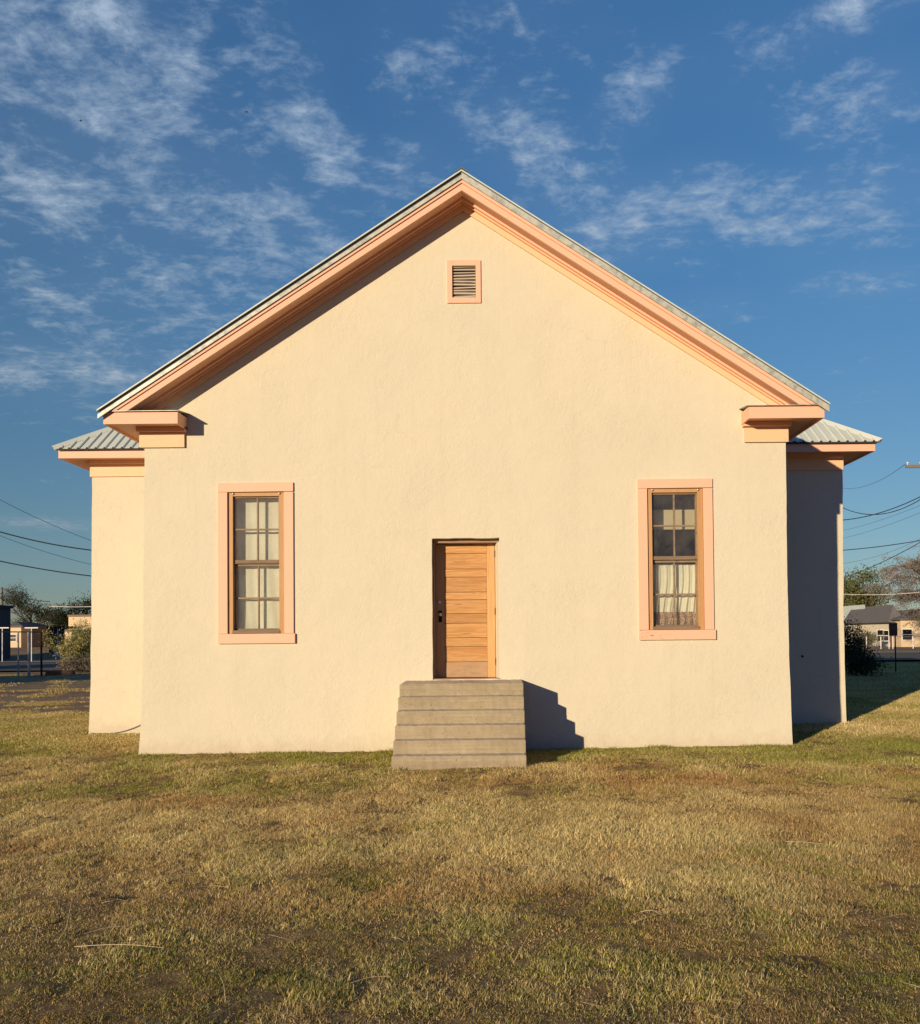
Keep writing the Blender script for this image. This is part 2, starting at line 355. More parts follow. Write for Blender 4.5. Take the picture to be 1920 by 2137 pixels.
# ------------------------------------------------------------------ ground
def gz(x, y):
    z = .02+.006*max(-12, min(12, x))
    z += .035*mnoise.noise(Vector((x*.35, y*.35, 1.)))*(1 if y < -1 else .4)
    if y < 3: z += (.030*mnoise.noise(Vector((x*1.9, y*1.9, 6.)))+.014*mnoise.noise(Vector((x*5.5, y*5.5, 8.))))*min(1, max(.25, -y/1.5))
    dd = y+13.3
    if x < -7 and y > 4:       # bare lot rises gently to the houses at the back left
        k_ = min(1, (y-4)/20)
        z += .10*k_*mnoise.noise(Vector((x*.25, y*.25, 4.)))
        if y > 58: z += .95*min(1, (y-58)/14)
    return z
def axis_pts(lo, hi, near0, near1, step, grow=1.22):
    a = list(np.arange(near0, near1+1e-6, step)); p = step
    while a[-1] < hi: p *= grow; a.append(a[-1]+p)
    p = step
    while a[0] > lo: p *= grow; a.insert(0, a[0]-p)
    return a
gx = axis_pts(-2500, 2500, -9, 9, .1, 1.12); gy = axis_pts(-400, 3500, -10.2, 2, .1, 1.12)
g = MB(); g.v = [(x, y, gz(x, y)) for y in gy for x in gx]; nx = len(gx)
g.f = [(j*nx+i, j*nx+i+1, (j+1)*nx+i+1, (j+1)*nx+i) for j in range(len(gy)-1) for i in range(nx-1)]; g.t = [0.]*len(g.f)
def groundfn(t, p):
    a = t.noise(p, .55, 5, .6); b = t.noise(p, 9, 5, .7); c = t.noise(p, 60, 4, .7)
    soil = t.mix(t.ramp(b, [(.35, 0), (.65, 1)]), (.13, .085, .035), (.36, .25, .11))
    far = t.mix(t.ramp(t.noise(t.v('MULTIPLY', p, (.35, 1, 1)), .5, 5, .65), [(.38, 0), (.6, 1)]), (.30, .185, .115), (.38, .29, .15))
    far = t.mix(t.ramp(b, [(.4, .5), (.6, 0)]), far, (.09, .075, .03))
    s_ = t.n('ShaderNodeSeparateXYZ'); t.L.new(p, s_.inputs[0])
    k_ = t.smooth(s_.outputs[1], 4., 9.)
    cc = t.mix(k_, soil, far)
    return cc, t.m('ADD', t.m('MULTIPLY', c, .012), t.m('MULTIPLY', b, .035)), None
GROUND = mat('lawn_soil', (.15, .11, .06), .98, spec=.1, fn=groundfn)
structure(g.build('ground', GROUND, fix=False, smooth=True))
def strip(name, m, pts, dz=.02):   # quads following the terrain
    b_ = MB()
    n = 60
    (x0, x1, ya0, yb0, ya1, yb1) = pts
    for i in range(n+1):
        f_ = i/n; x = x0+(x1-x0)*f_; a_ = ya0+(ya1-ya0)*f_; c_ = yb0+(yb1-yb0)*f_
        for jj in range(5): y = a_+(c_-a_)*jj/4; b_.v.append((x, y, .02+.006*max(-12, min(12, x))+dz))
    for i in range(n):
        for jj in range(4): b_.f.append((i*5+jj, (i+1)*5+jj, (i+1)*5+jj+1, i*5+jj+1)); b_.t.append(0)
    return structure(b_.build(name, m, fix=False))
ASPH = mat('asphalt', (.1, .095, .085), .95, fn=lambda t, g: (t.mix(t.noise(g, 1.5, 5, .7), (.095, .078, .058), (.15, .125, .09)), t.m('MULTIPLY', t.noise(g, 50, 2, .6), .004), None))
GRAVEL = mat('pale_gravel', (.3, .25, .18), .95, fn=lambda t, g: (t.mix(t.noise(g, 2.5, 5, .7), (.24, .19, .13), (.38, .31, .22)), None, None))
strip('road', ASPH, (-200, 200, 35, 52, 35, 52), .10)
strip('verge', GRAVEL, (-200, 200, 52.02, 56, 52.02, 56), .13)

# ------------------------------------------------------------------ the building
B = tag(empty('church_building'), 'cream stucco gabled building with peach trim, filling the middle of the photo', 'building')
B.location = (-.45, 0, 0); bpy.context.view_layer.update()
_bl = MB.build
def part(mb, name, m, parent=None, **kw):
    """child of the building, keeping world coordinates"""
    p = parent or B
    o = _bl(mb, name, m, None, **kw); o.parent = p; o.matrix_parent_inverse = p.matrix_world.inverted(); return o
RX, RZ, SL, HS = -.446, 8.55, .653, 5.325    # ridge, roof slope, half span
def rz(x, off=0.): return RZ-SL*abs(x-RX)+off
LP = [(-5.39, -.4), (-5.366, 0), (-5.335, .35), (-5.31, 1.0), (-5.292, 2.3), (-5.28, 3.4), (-5.27, 4.93)]
RP = [(4.44, -.4), (4.427, 0), (4.412, .5), (4.395, 1.16), (4.381, 2.6), (4.386, 3.6), (4.391, 4.93)]
def wob(pts, seed):
    out = []
    for i in range(len(pts)-1):
        (a, b), (c, d_) = pts[i], pts[i+1]; n = max(2, int(abs(d_-b)/.12))
        for k_ in range(n): f_ = k_/n; z_ = b+(d_-b)*f_; out.append((a+(c-a)*f_+.010*mnoise.noise(Vector((seed, z_*1.7, 0)))+.004*mnoise.noise(Vector((seed, z_*9, 3))), z_))
    return out+[pts[-1]]
LW, RW = wob(LP, 3.), wob(RP, 9.)
outline = RW+[(4.391, rz(4.391, -.2)), (RX, rz(RX, -.2)), (-5.27, rz(-5.27, -.2))]+LW[::-1]
def rect(x0, x1, z0, z1): return [(x0, z0), (x1, z0), (x1, z1), (x0, z1)]
def rough_rect(x0, x1, z0, z1, s, amp=.004):
    o = []
    for (a, b, c, d_) in ((x0, z0, x1, z0), (x1, z0, x1, z1), (x1, z1, x0, z1), (x0, z1, x0, z0)):
        n = 12
        for k_ in range(n): f_ = k_/n; X = a+(c-a)*f_; Z = b+(d_-b)*f_; o.append((X+amp*mnoise.noise(Vector((X*6, Z*6, s))), Z+amp*mnoise.noise(Vector((X*6, Z*6, s+5)))))
    return o
DO = (-.955, .056, 1.075, 3.195)
WX = (-4.02, -3.165); VX = (2.285, 3.135); WZ = (1.785, 3.915); VT = (-.615, -.26, 6.835, 7.32)
fw = MB().prism(outline, 0, .36, 'Y', [rough_rect(*DO, 1., .010), rect(*WX, *WZ), rect(*VX, *WZ), rect(*VT)])
part(fw, 'wall', STUCCO)
Lp = LW+[(-4.9, 4.93), (-4.9, -.4)]; Rp = RW+[(4.0, 4.93), (4.0, -.4)]
part(MB().prism(Lp, .36, 19, 'Y'), 'wall', STUCCO); part(MB().prism(Rp, .36, 19, 'Y'), 'wall', STUCCO)
part(MB().prism([(-4.9, -.4), (4., -.4), (4., rz(4., -.25)), (RX, rz(RX, -.25)), (-4.9, rz(-4.9, -.25))], 18.6, 19, 'Y'), 'wall', STUCCO)
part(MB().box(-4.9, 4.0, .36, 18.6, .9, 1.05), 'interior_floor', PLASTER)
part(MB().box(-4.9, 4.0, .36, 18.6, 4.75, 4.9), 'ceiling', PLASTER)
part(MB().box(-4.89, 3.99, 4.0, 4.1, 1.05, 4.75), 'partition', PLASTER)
# wings (transepts) behind, with flared feet
WL = wob([(-7.50, -.4), (-7.49, .0), (-7.455, .9), (-7.44, 2.5), (-7.43, 4.95)], 15.); WR = wob([(6.43, -.4), (6.417, .05), (6.40, .9), (6.395, 2.2), (6.42, 4.95)], 21.)
part(MB().prism(WL+[(-5.2, 4.95), (-5.2, -.4)], 3, 9.2, 'Y'), 'wing_wall', STUCCO)
part(MB().prism(WR+[(4.3, 4.95), (4.3, -.4)], 3, 9.2, 'Y'), 'wing_wall', STUCCO)
# main roof: ribbed sheets on a dark underlay
for s_ in (-1, 1):
    xe = RX+s_*(HS+.01)
    r_ = MB(); y0, y1 = -.475, 19.4
    def slab(a, b, ya, yb, o0, o1, mb):
        mb.hexa([(a, ya, rz(a, o0)), (b, ya, rz(b, o0)), (b, yb, rz(b, o0)), (a, yb, rz(a, o0)), (a, ya, rz(a, o1)), (b, ya, rz(b, o1)), (b, yb, rz(b, o1)), (a, yb, rz(a, o1))])
    slab(RX, xe, y0, y1, -.022, 0, r_)
    def layer(ya, yb, o0, o1, smax, mb, zmin=None):
        lo = (RZ+o0-zmin)/SL if zmin else smax; hi = (RZ+o1-zmin)/SL if zmin else smax
        po = [(RX, RZ+o0), (RX+s_*min(lo, smax), rz(RX+min(lo, smax), o0))]
        if hi > smax > lo: po.append((RX+s_*smax, zmin))
        po += [(RX+s_*min(hi, smax), rz(RX+min(hi, smax), o1)), (RX, RZ+o1)]
        mb.prism(po, ya, yb, 'Y')
    k_ = 0
    while y0+.12+k_*.305 < y1:
        slab(RX, xe, y0+.12+k_*.305, y0+.15+k_*.305, 0.001, .022, r_); k_ += 1
    part(r_, 'roof', METAL)
    u = MB(); slab(RX, xe-s_*.03, y0+.03, y1-.03, -.09, -.024, u); part(u, 'roof_underlay', DARKM)
    tr = MB(); slab(RX, xe-s_*.012, y0+.005, y0+.028, -.135, -.075 if s_ < 0 else -.040, tr); part(tr, 'gable_trim', TRIMM)
    cr = MB(); layer(-.445, -.405, -.182, -.136, HS-.04, cr, 5.062); part(cr, 'crown_moulding', PEACH)
    fa = MB(); layer(-.425, -.38, -.285, -.184, 5.25, fa, 5.062); part(fa, 'fascia', PEACH)
    so = MB(); layer(-.3795, 0., -.235, -.215, 5.2, so, 5.12); part(so, 'soffit', PEACH)
    bm_ = MB(); layer(-.13, -.075, -.275, -.236, 5.0, bm_, 5.12); layer(-.0745, 0, -.30, -.236, 5., bm_, 5.12); part(bm_, 'bed_moulding', PEACH)
    fr = MB(); layer(-.03, -.001, -.395, -.301, 4.9, fr, 5.12); part(fr, 'frieze', PEACH2)
    # side eave: fascia and soffit running back
    xo = -5.715 if s_ < 0 else 4.83; xw = -5.28 if s_ < 0 else 4.39
    e = MB(); e.box(min(xo, xo-s_*.03), max(xo, xo-s_*.03), -.398, 19.2, 4.868, 5.05); part(e, 'fascia', PEACH)
    e = MB(); e.box(min(xo-s_*.031, xw-s_*.1), max(xo-s_*.031, xw-s_*.1), -.36, 19.2, 4.905, 4.925); part(e, 'soffit', SIDING_C if False else PEACH)
    e = MB(); e.box(min(xw, xw+s_*.03), max(xw, xw+s_*.03), -.0, 19.0, 4.60, 4.90); part(e, 'frieze', PEACH2)
    # cornice return
    xi = -4.63 if s_ < 0 else 3.725
    rt = MB(); rt.box(min(xi, xo), max(xi, xo), -.40, -.37, 4.87, 5.045); rt.box(min(xi, xi+s_*.03), max(xi, xi+s_*.03), -.369, -.001, 4.87, 5.045)
    rt.box(min(xi+s_*.031, xo-s_*.031), max(xi+s_*.031, xo-s_*.031), -.369, -.001, 4.90, 4.92); part(rt, 'cornice_return', PEACH)
    cap = MB(); a_, b_ = min(xi-s_*.035, xo), max(xi-s_*.035, xo)
    cap.hexa([(a_, -.44, 5.046), (b_, -.44, 5.046), (b_, 0, 5.105), (a_, 0, 5.105), (a_, -.44, 5.056), (b_, -.44, 5.056), (b_, 0, 5.115), (a_, 0, 5.115)]); part(cap, 'return_flashing', TRIMM)
    fx0, fx1 = ((-5.335, -4.66) if s_ < 0 else (3.765, 4.42))
    fb = MB(); fb.box(fx0, fx1, -.04, -.001, 4.60, 4.828); part(fb, 'frieze', PEACH2)
    fb = MB(); fb.box(fx0-.03, fx1+.03, -.10, -.001, 4.829, 4.899); part(fb, 'bed_moulding', PEACH)
rc = MB(); rc.hexa([(RX-.085, -.48, rz(RX-.085, .012)), (RX, -.48, RZ+.012), (RX, 19.4, RZ+.012), (RX-.085, 19.4, rz(RX-.085, .012)), (RX-.085, -.48, rz(RX-.085, .026)), (RX, -.48, RZ+.03), (RX, 19.4, RZ+.03), (RX-.085, 19.4, rz(RX-.085, .026))])
rc.hexa([(RX, -.48, RZ+.012), (RX+.085, -.48, rz(RX+.085, .012)), (RX+.085, 19.4, rz(RX+.085, .012)), (RX, 19.4, RZ+.012), (RX, -.48, RZ+.03), (RX+.085, -.48, rz(RX+.085, .026)), (RX+.085, 19.4, rz(RX+.085, .026)), (RX, 19.4, RZ+.03)])
part(rc, 'ridge_cap', CAPM)
# wing roof: hipped, ribbed
def wing_roof(s_):
    xo = -7.905 if s_ < 0 else 6.93; y0, y1, zb, p = 2.55, 9.65, 5.155, .72
    hw = (y1-y0)/2; X = lambda a: xo-s_*a; zr = zb+p*hw; xin = RX
    r_ = MB(); top = [(X(0), y0, zb), (X(hw), y0+hw, zr), (X(0), y1, zb), (xin, y0+hw, zr), (xin, y0, zb), (xin, y1, zb)]
    bot = [(x, y, z-.007) for x, y, z in top]
    r_.add(top+bot, [(0, 4, 3, 1), (0, 1, 2), (2, 1, 3, 5), (6, 7, 9, 10), (6, 8, 7), (8, 11, 9, 7), (0, 6, 10, 4), (0, 2, 8, 6), (2, 5, 11, 8)])
    def rib(ax, ay, bx, by, wx, wy):
        za = zb; zc = zb+p*max(abs(bx-ax), abs(by-ay)); h_ = .021
        r_.hexa([(ax-wx, ay-wy, za), (ax+wx, ay+wy, za), (bx+wx, by+wy, zc), (bx-wx, by-wy, zc), (ax-wx*.45, ay-wy*.45, za+h_), (ax+wx*.45, ay+wy*.45, za+h_), (bx+wx*.45, by+wy*.45, zc+h_), (bx-wx*.45, by-wy*.45, zc+h_)])
    a = .12
    while a < 7.0:
        L = min(a, hw)-.03; x = X(a)
        if a < abs(xo-RX)-.05: rib(x, y0-.012, x, y0+L, .032, 0); rib(x, y1, x, y1-L, .032, 0)
        a += .158
    a = .12
    while a < 2*hw:
        L = min(a, 2*hw-a)-.03; rib(X(0), y0+a, X(L), y0+a, 0, .032); a += .158
    part(r_, 'wing_roof', METAL)
    dk = MB(); xs_ = []; a = .12
    while a < 3.3: xs_.append(X(a)); a += .158
    xs_.sort(); po = [(min(X(.05), X(3.4)), zb-.036)]
    po.append((max(X(.05), X(3.4)), zb-.036)); po.append((po[1][0], zb-.0075))
    for x in xs_[::-1]: po += [(x+.026, zb-.0075), (x+.016, zb+.017), (x-.016, zb+.017), (x-.026, zb-.0075)]
    po.append((po[0][0], zb-.0075)); dk.prism(po, y0-.016, y0-.0125, 'Y')
    part(dk, 'eave_gap_shade', DARKM)  # dark strip standing in for the shade under sheet edge and hollow ribs
    h = MB()
    for (ya, sg) in ((y0, 1), (y1, -1)):
        A = Vector((X(-.03), ya-sg*.03, zb+.02)); C = Vector((X(hw), ya+sg*hw, zr+.03))
        sd_ = Vector((s_*.07, sg*.07*1, 0)); n_ = Vector((s_*.075, -sg*.0, -.02)); n2_ = Vector((0, -sg*.075, -.02))
        pA = [A-Vector((0, 0, .035))+Vector((s_*0, sg*.10, 0)), A+Vector((0, 0, .022)), A-Vector((0, 0, .035))+Vector((-s_*.10, 0, 0))]
        pC = [q_+(C-A) for q_ in pA]
        h.add(pA+pC, [(0, 1, 4, 3), (1, 2, 5, 4), (0, 3, 5, 2), (0, 2, 1), (3, 4, 5)])
    part(h, 'hip_cap', METAL)
    xf = -7.845 if s_ < 0 else 6.85
    f_ = MB(); f_.box(min(xf, X(3.4)), max(xf, X(3.4)), 2.585, 2.615, 4.985, 5.125); f_.box(min(xf, xf-s_*.03), max(xf, xf-s_*.03), 2.6151, 9.6, 4.985, 5.125); part(f_, 'fascia', PEACH)
    xw = -7.44 if s_ < 0 else 6.415
    f_ = MB(); f_.box(min(xf-s_*.031, X(3.4)), max(xf-s_*.031, X(3.4)), 2.616, 9.55, 5.015, 5.03); part(f_, 'soffit', PEACH)
    f_ = MB(); f_.box(min(xw, X(3.4)), max(xw, X(3.4)), 2.90, 2.999, 4.945, 5.014); part(f_, 'bed_moulding', PEACH)
    f_ = MB(); f_.box(min(xw+s_*.012, X(3.4)), max(xw+s_*.012, X(3.4)), 2.97, 2.999, 4.72, 4.944); f_.box(min(xw+s_*.002, xw+s_*.03), max(xw+s_*.002, xw+s_*.03), 3.0, 9.2, 4.72, 5.014); part(f_, 'frieze', PEACH2)
wing_roof(-1); wing_roof(1)

# ---- windows
def window(x0, x1, tilt, right):
    """casing is the part; wooden frame, sashes and glass its sub-parts"""
    c = MB(); zb, zt = 1.64, 4.052
    ix0, ix1, iz0, iz1 = x0+.137, x1-.137, 1.785, 3.915
    def q4(a, b, z0_, z1_, y0=-.032, y1=-.001):
        c.hexa([(a, y0, z0_), (b, y0, z0_+.006), (b, y1, z0_+.006), (a, y1, z0_), (a, y0, z1_), (b, y0, z1_+.006), (b, y1, z1_+.006), (a, y1, z1_)])
    c.box(x0, ix0+.003, -.030, -.001, iz0+.005, iz1-.001); c.box(ix1-.003, x1, -.030, -.001, iz0+.005, iz1-.001)
    q4(x0, x1, iz1+.002, zt); 
    wn = part(c, 'window', PEACH, bevel=.003)
    if right: wn['label'] = 'window right of the door with a short gathered curtain'
    else: wn['label'] = 'window left of the door with a full pale curtain'
    s_ = MB(); s_.box(x0-.002, x1+.022, -.044, -.001, zb, iz0+.002); part(s_, 'sill', PEACHCHIP if right else PEACH, wn, bevel=.004)
    j = MB(); j.tone = .2
    fl, fr = .078, .085
    j.box(ix0+.003, ix0+fl, .004, .20, iz0+.004, iz1-.004); j.tone = .7; j.box(ix1-fr, ix1-.003, .004, .20, iz0+.004, iz1-.004)
    j.tone = .4; j.box(ix0+fl+.001, ix1-fr-.001, .004, .20, iz1-.058, iz1-.004); part(j, 'window_frame', JAMBW, wn, bevel=.003)
    gx0, gx1 = ix0+fl, ix1-fr; mx = (gx0+gx1)/2+(.0 if right else .015)
    # upper sash (outer), lower sash (behind)
    for (nm, y0, z0_, z1_, zm) in (('upper_sash', .045, 2.845, iz1-.060, 3.36), ('lower_sash', .085, iz0+.006, 2.842, 2.325)):
        u = MB(); y1 = y0+.036; u.tone = .3
        u.box(gx0+.001, gx0+.016, y0, y1, z0_, z1_); u.box(gx1-.016, gx1-.001, y0, y1, z0_, z1_)
        lo = .055 if nm == 'upper_sash' else .075; hi = .022 if nm == 'upper_sash' else .035
        u.tone = .9; u.box(gx0+.017, gx1-.017, y0-.004, y1, z0_, z0_+lo); u.tone = .1; u.box(gx0+.017, gx1-.017, y0, y1, z1_-hi, z1_)
        u.tone = .5; u.box(mx-.0125, mx+.0125, y0+.002, y1-.002, z0_+lo, z1_-hi)
        u.tone = .05; u.box(gx0+.017, mx-.013, y0+.004, y1-.004, zm-.013, zm+.013); u.box(mx+.013, gx1-.017, y0+.004, y1-.004, zm-.013, zm+.013)
        part(u, nm, GREYW, wn, bevel=.003)
        gl = MB(); gl.box(gx0+.014, gx1-.014, y0+.017, y0+.020, z0_+lo-.005, z1_-hi+.005); part(gl, 'glass_pane', GLASS, wn)
    lip = MB(); lip.tone = .95; lip.box(gx0-.01, gx1+.01, -.012, .044, iz0+.006, iz0+.055); part(lip, 'bottom_rail', GREYW, wn, bevel=.004)
    for hx in (ix0+.085, ix1-.075): hk = MB(); hk.ball((hx, -.012, iz1-.02), .015, 8, 1, .6, 1); part(hk, 'hook', BRASS, wn, smooth=True)
    return gx0, gx1
window(-4.16, -3.03, 0, False); window(2.147, 3.268, 0, True)
def curtain(name, x0, x1, z0, z1, y, amp, waves, m, parent=None, seed=0, ragged=0., drift=0.):
    b_ = MB(); nx_, nz = 160, 26
    for j in range(nz+1):
        v_ = j/nz
        for i in range(nx_+1):
            u_ = i/nx_; ph = waves*2*math.pi*(u_+.05*math.sin(3*v_+seed)*u_*(1-u_)*4+drift*v_*.1)
            a = amp*(.35+.65*(1-v_))*(math.sin(ph)+.45*math.sin(2.3*ph+seed+v_))
            zz = z0+(z1-z0)*v_+(ragged*math.sin(ph*1.5+1) if j == 0 else 0)
            b_.v.append((x0+(x1-x0)*u_, y+a, zz))
    for j in range(nz):
        for i in range(nx_): q_ = j*(nx_+1)+i; b_.f.append((q_, q_+1, q_+nx_+2, q_+nx_+1)); b_.t.append(0)
    o = b_.build(name, m, parent, fix=False, smooth=True)
    return o
c1 = curtain('window_curtain', -4.06, -3.12, 1.80, 3.94, .215, .010, 2.6, LINEN, seed=1., drift=2.)
tag(c1, 'plain pale full-length curtain behind the left window', 'curtain')
c2 = curtain('window_curtain', 2.25, 3.17, 2.06, 2.79, .215, .020, 8, LINEN, seed=2.4)
tag(c2, 'short cream gathered curtain with a dark patterned hem in the lower right window', 'curtain')
curtain('hem', 2.26, 3.16, 1.80, 2.065, .215, .024, 9, LACE, c2, seed=3.1, ragged=.01)
rod = MB(); rod.tube([(2.22, .235, 2.78), (3.2, .235, 2.78)], .008, 6); rod.build('curtain_rod', BRASS, c2)
bd = MB(); bd.box(2.44, 3.5, .395, .41, 3.345, 3.48); bd.box(2.44, 3.5, .397, .412, 3.4801, 3.487); bd.box(2.44, 3.5, .395, .41, 3.4871, 3.65)
tag(bd.build('hanging_board', BOARD), 'pale horizontal panel seen inside the upper panes of the right window', 'panel')

# ---- door
dr = MB(); x0, x1 = -.925, -.012
zs = [1.09, 1.33, 1.56, 1.70, 1.92, 2.07, 2.28, 2.40, 2.63, 2.755, 2.99, 3.135]
rnd = random.Random(5)
leaf = MB()
tones = [.75, .5, .45, .25, 1., .5, .15, .75, .05, .3, .0, .95]
for i in range(len(zs)-1):
    leaf.tone = tones[i]; gp = .004 if i % 2 == 0 else .0015
    dy = .006 if i % 2 else 0
    leaf.box(x0+.135, x1-.125, .300+dy, .335, zs[i]+gp, zs[i+1]-gp)
LF = part(leaf, 'door', DOORW, bevel=.003); LF['label'] = 'honey-coloured plank door at the top of the steps'
st = MB(); st.tone = .45; st.box(x0, x0+.133, .296, .336, 1.09, 3.135); st.tone = .1; st.box(x1-.123, x1, .296, .336, 1.09, 3.135); part(st, 'stile', STILEW, LF, bevel=.003)
bk = MB(); bk.box(x0+.1, x1-.1, .3365, .345, 1.09, 3.135); part(bk, 'door_backing', RUSTW, LF)
kb = MB(); kb.box(-.880, -.828, .288, .2955, 1.94, 2.115); part(kb, 'lock_plate', BLACK, LF, bevel=.003)
kb = MB(); kb.tube([(-.854, .288, 2.055), (-.854, .262, 2.055)], .011, 10); kb.ball((-.854, .240, 2.055), .028, 12); part(kb, 'door_knob', BRASS, LF, smooth=True)
kb = MB(); kb.tube([(-.858, .2955, 2.245), (-.858, .275, 2.245)], [.026, .022], 14); part(kb, 'deadbolt', BRASS, LF)
for z_ in (2.98, 2.10, 1.33):
    hg = MB(); hg.box(x1-.004, x1+.012, .283, .2955, z_-.05, z_+.05); hg.tube([(x1+.004, .279, z_-.05), (x1+.004, .279, z_+.05)], .008, 8); part(hg, 'hinge', BLACK, LF)
fr = MB(); fr.box(-.954, x0-.004, .13, .35, 1.075, 3.175); fr.box(-.954, .054, .13, .35, 3.1395, 3.194); part(fr, 'door_frame', DFRAME, bevel=.003)
rv = MB(); rv.prism([(.060, -.0005), (.044, .03), (-.006, .298), (-.006, .35), (.10, .35), (.10, .003)], 1.0872, 3.138, 'Z'); part(rv, 'door_reveal', STUCCO)
th_ = MB(); th_.box(-.953, .054, .02, .35, 1.050, 1.086); part(th_, 'threshold', DFRAME, bevel=.004)
# ---- gable vent
v_ = MB(); a0, a1, b0, b1 = -.692, -.184, 6.752, 7.403
v_.box(a0, VT[0], -.022, -.001, b0, b1); v_.box(VT[1], a1, -.022, -.001, b0, b1); v_.box(VT[0]+.0005, VT[1]-.0005, -.0225, -.001, VT[3], b1); v_.box(VT[0]+.0005, VT[1]-.0005, -.0225, -.001, b0, VT[2])
V = part(v_, 'gable_vent', PEACH, bevel=.002)
sl = MB(); n = 11; rnd = random.Random(8)
for i in range(n):
    z_ = VT[2]+.022+i*(VT[3]-VT[2]-.03)/(n-1)-.008; sl.tone = rnd.random(); ti = rnd.uniform(-.008, .008); th2 = rnd.uniform(.016, .026); hh = rnd.uniform(.030, .045)
    sl.hexa([(VT[0]+.004, .012, z_-ti), (VT[1]-.004, .012, z_+ti), (VT[1]-.004, .075, z_+ti+hh), (VT[0]+.004, .075, z_-ti+hh), (VT[0]+.004, .012, z_-ti+th2), (VT[1]-.004, .012, z_+ti+th2), (VT[1]-.004, .075, z_+ti+th2+hh), (VT[0]+.004, .075, z_-ti+th2+hh)])
part(sl, 'louvre', LOUVW, V)
bb = MB(); bb.box(VT[0]+.001, VT[1]-.001, .10, .11, VT[2]-.02, VT[3]+.02); part(bb, 'vent_backing', GREYW, V)
# little weep pipe / nick marks on the shaded wing wall
nk = MB(); nk.tube([(5.62, 2.999, 1.30), (5.62, 2.97, 1.29)], .02, 8); part(nk, 'pipe_stub', BLACK)

# ---- concrete steps
st = MB(); X0, X1, ry, n = -1.362, .378, .1765, 6
zt = 1.068; zlow = -.25
prof = [(-.002, zlow), (-.002, zt-.004), (-.85, zt-.010)]
y_ = -.85
for i in range(1, 6):
    prof += [(y_-.004, zt-ry*i+.002), (y_-.2, zt-ry*i-.005)]; y_ -= .2
prof += [(y_-.006, zlow)]
pts = []
nxs = 70
for i in range(nxs+1):
    xx = X0+(X1-X0)*i/nxs
    for k_, (py_, pz_) in enumerate(prof):
        j1 = .006*mnoise.noise(Vector((xx*3, k_*3.1, 1)))+.005*mnoise.noise(Vector((xx*16, k_*5.1, 3))); j2 = .005*mnoise.noise(Vector((xx*4, k_*2.3, 7)))+.005*mnoise.noise(Vector((xx*15, k_*4.3, 9)))
        e = .006 if i in (0, nxs) and 1 < k_ < len(prof)-1 else 0
        pts.append((xx, py_+(j1 if py_ < -.1 else 0), pz_+(j2 if pz_ > 0 else 0)-e))
m_ = len(prof); fs = []
for i in range(nxs):
    for k_ in range(m_-1): fs.append((i*m_+k_, i*m_+k_+1, (i+1)*m_+k_+1, (i+1)*m_+k_))
fs.append(tuple(range(m_))); fs.append(tuple(nxs*m_+k_ for k_ in reversed(range(m_))))
st.add(pts, fs)
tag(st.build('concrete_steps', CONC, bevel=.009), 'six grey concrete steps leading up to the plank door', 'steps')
# cable drooping across the left wing wall
cb = MB(); A, C = at(284, 1503, 2.97), at(188, 1530, 2.97); A.x += .25
pp = []
for i in range(15):
    f_ = i/14; p = A.lerp(C, f_); p.z -= .11*math.sin(math.pi*f_)*(1-.2*f_); pp.append(p)
cb.tube(pp, .007, 5); tag(cb.build('hanging_wire', CABLEG, smooth=True), 'thin wire drooping low across the left wing wall', 'wire')

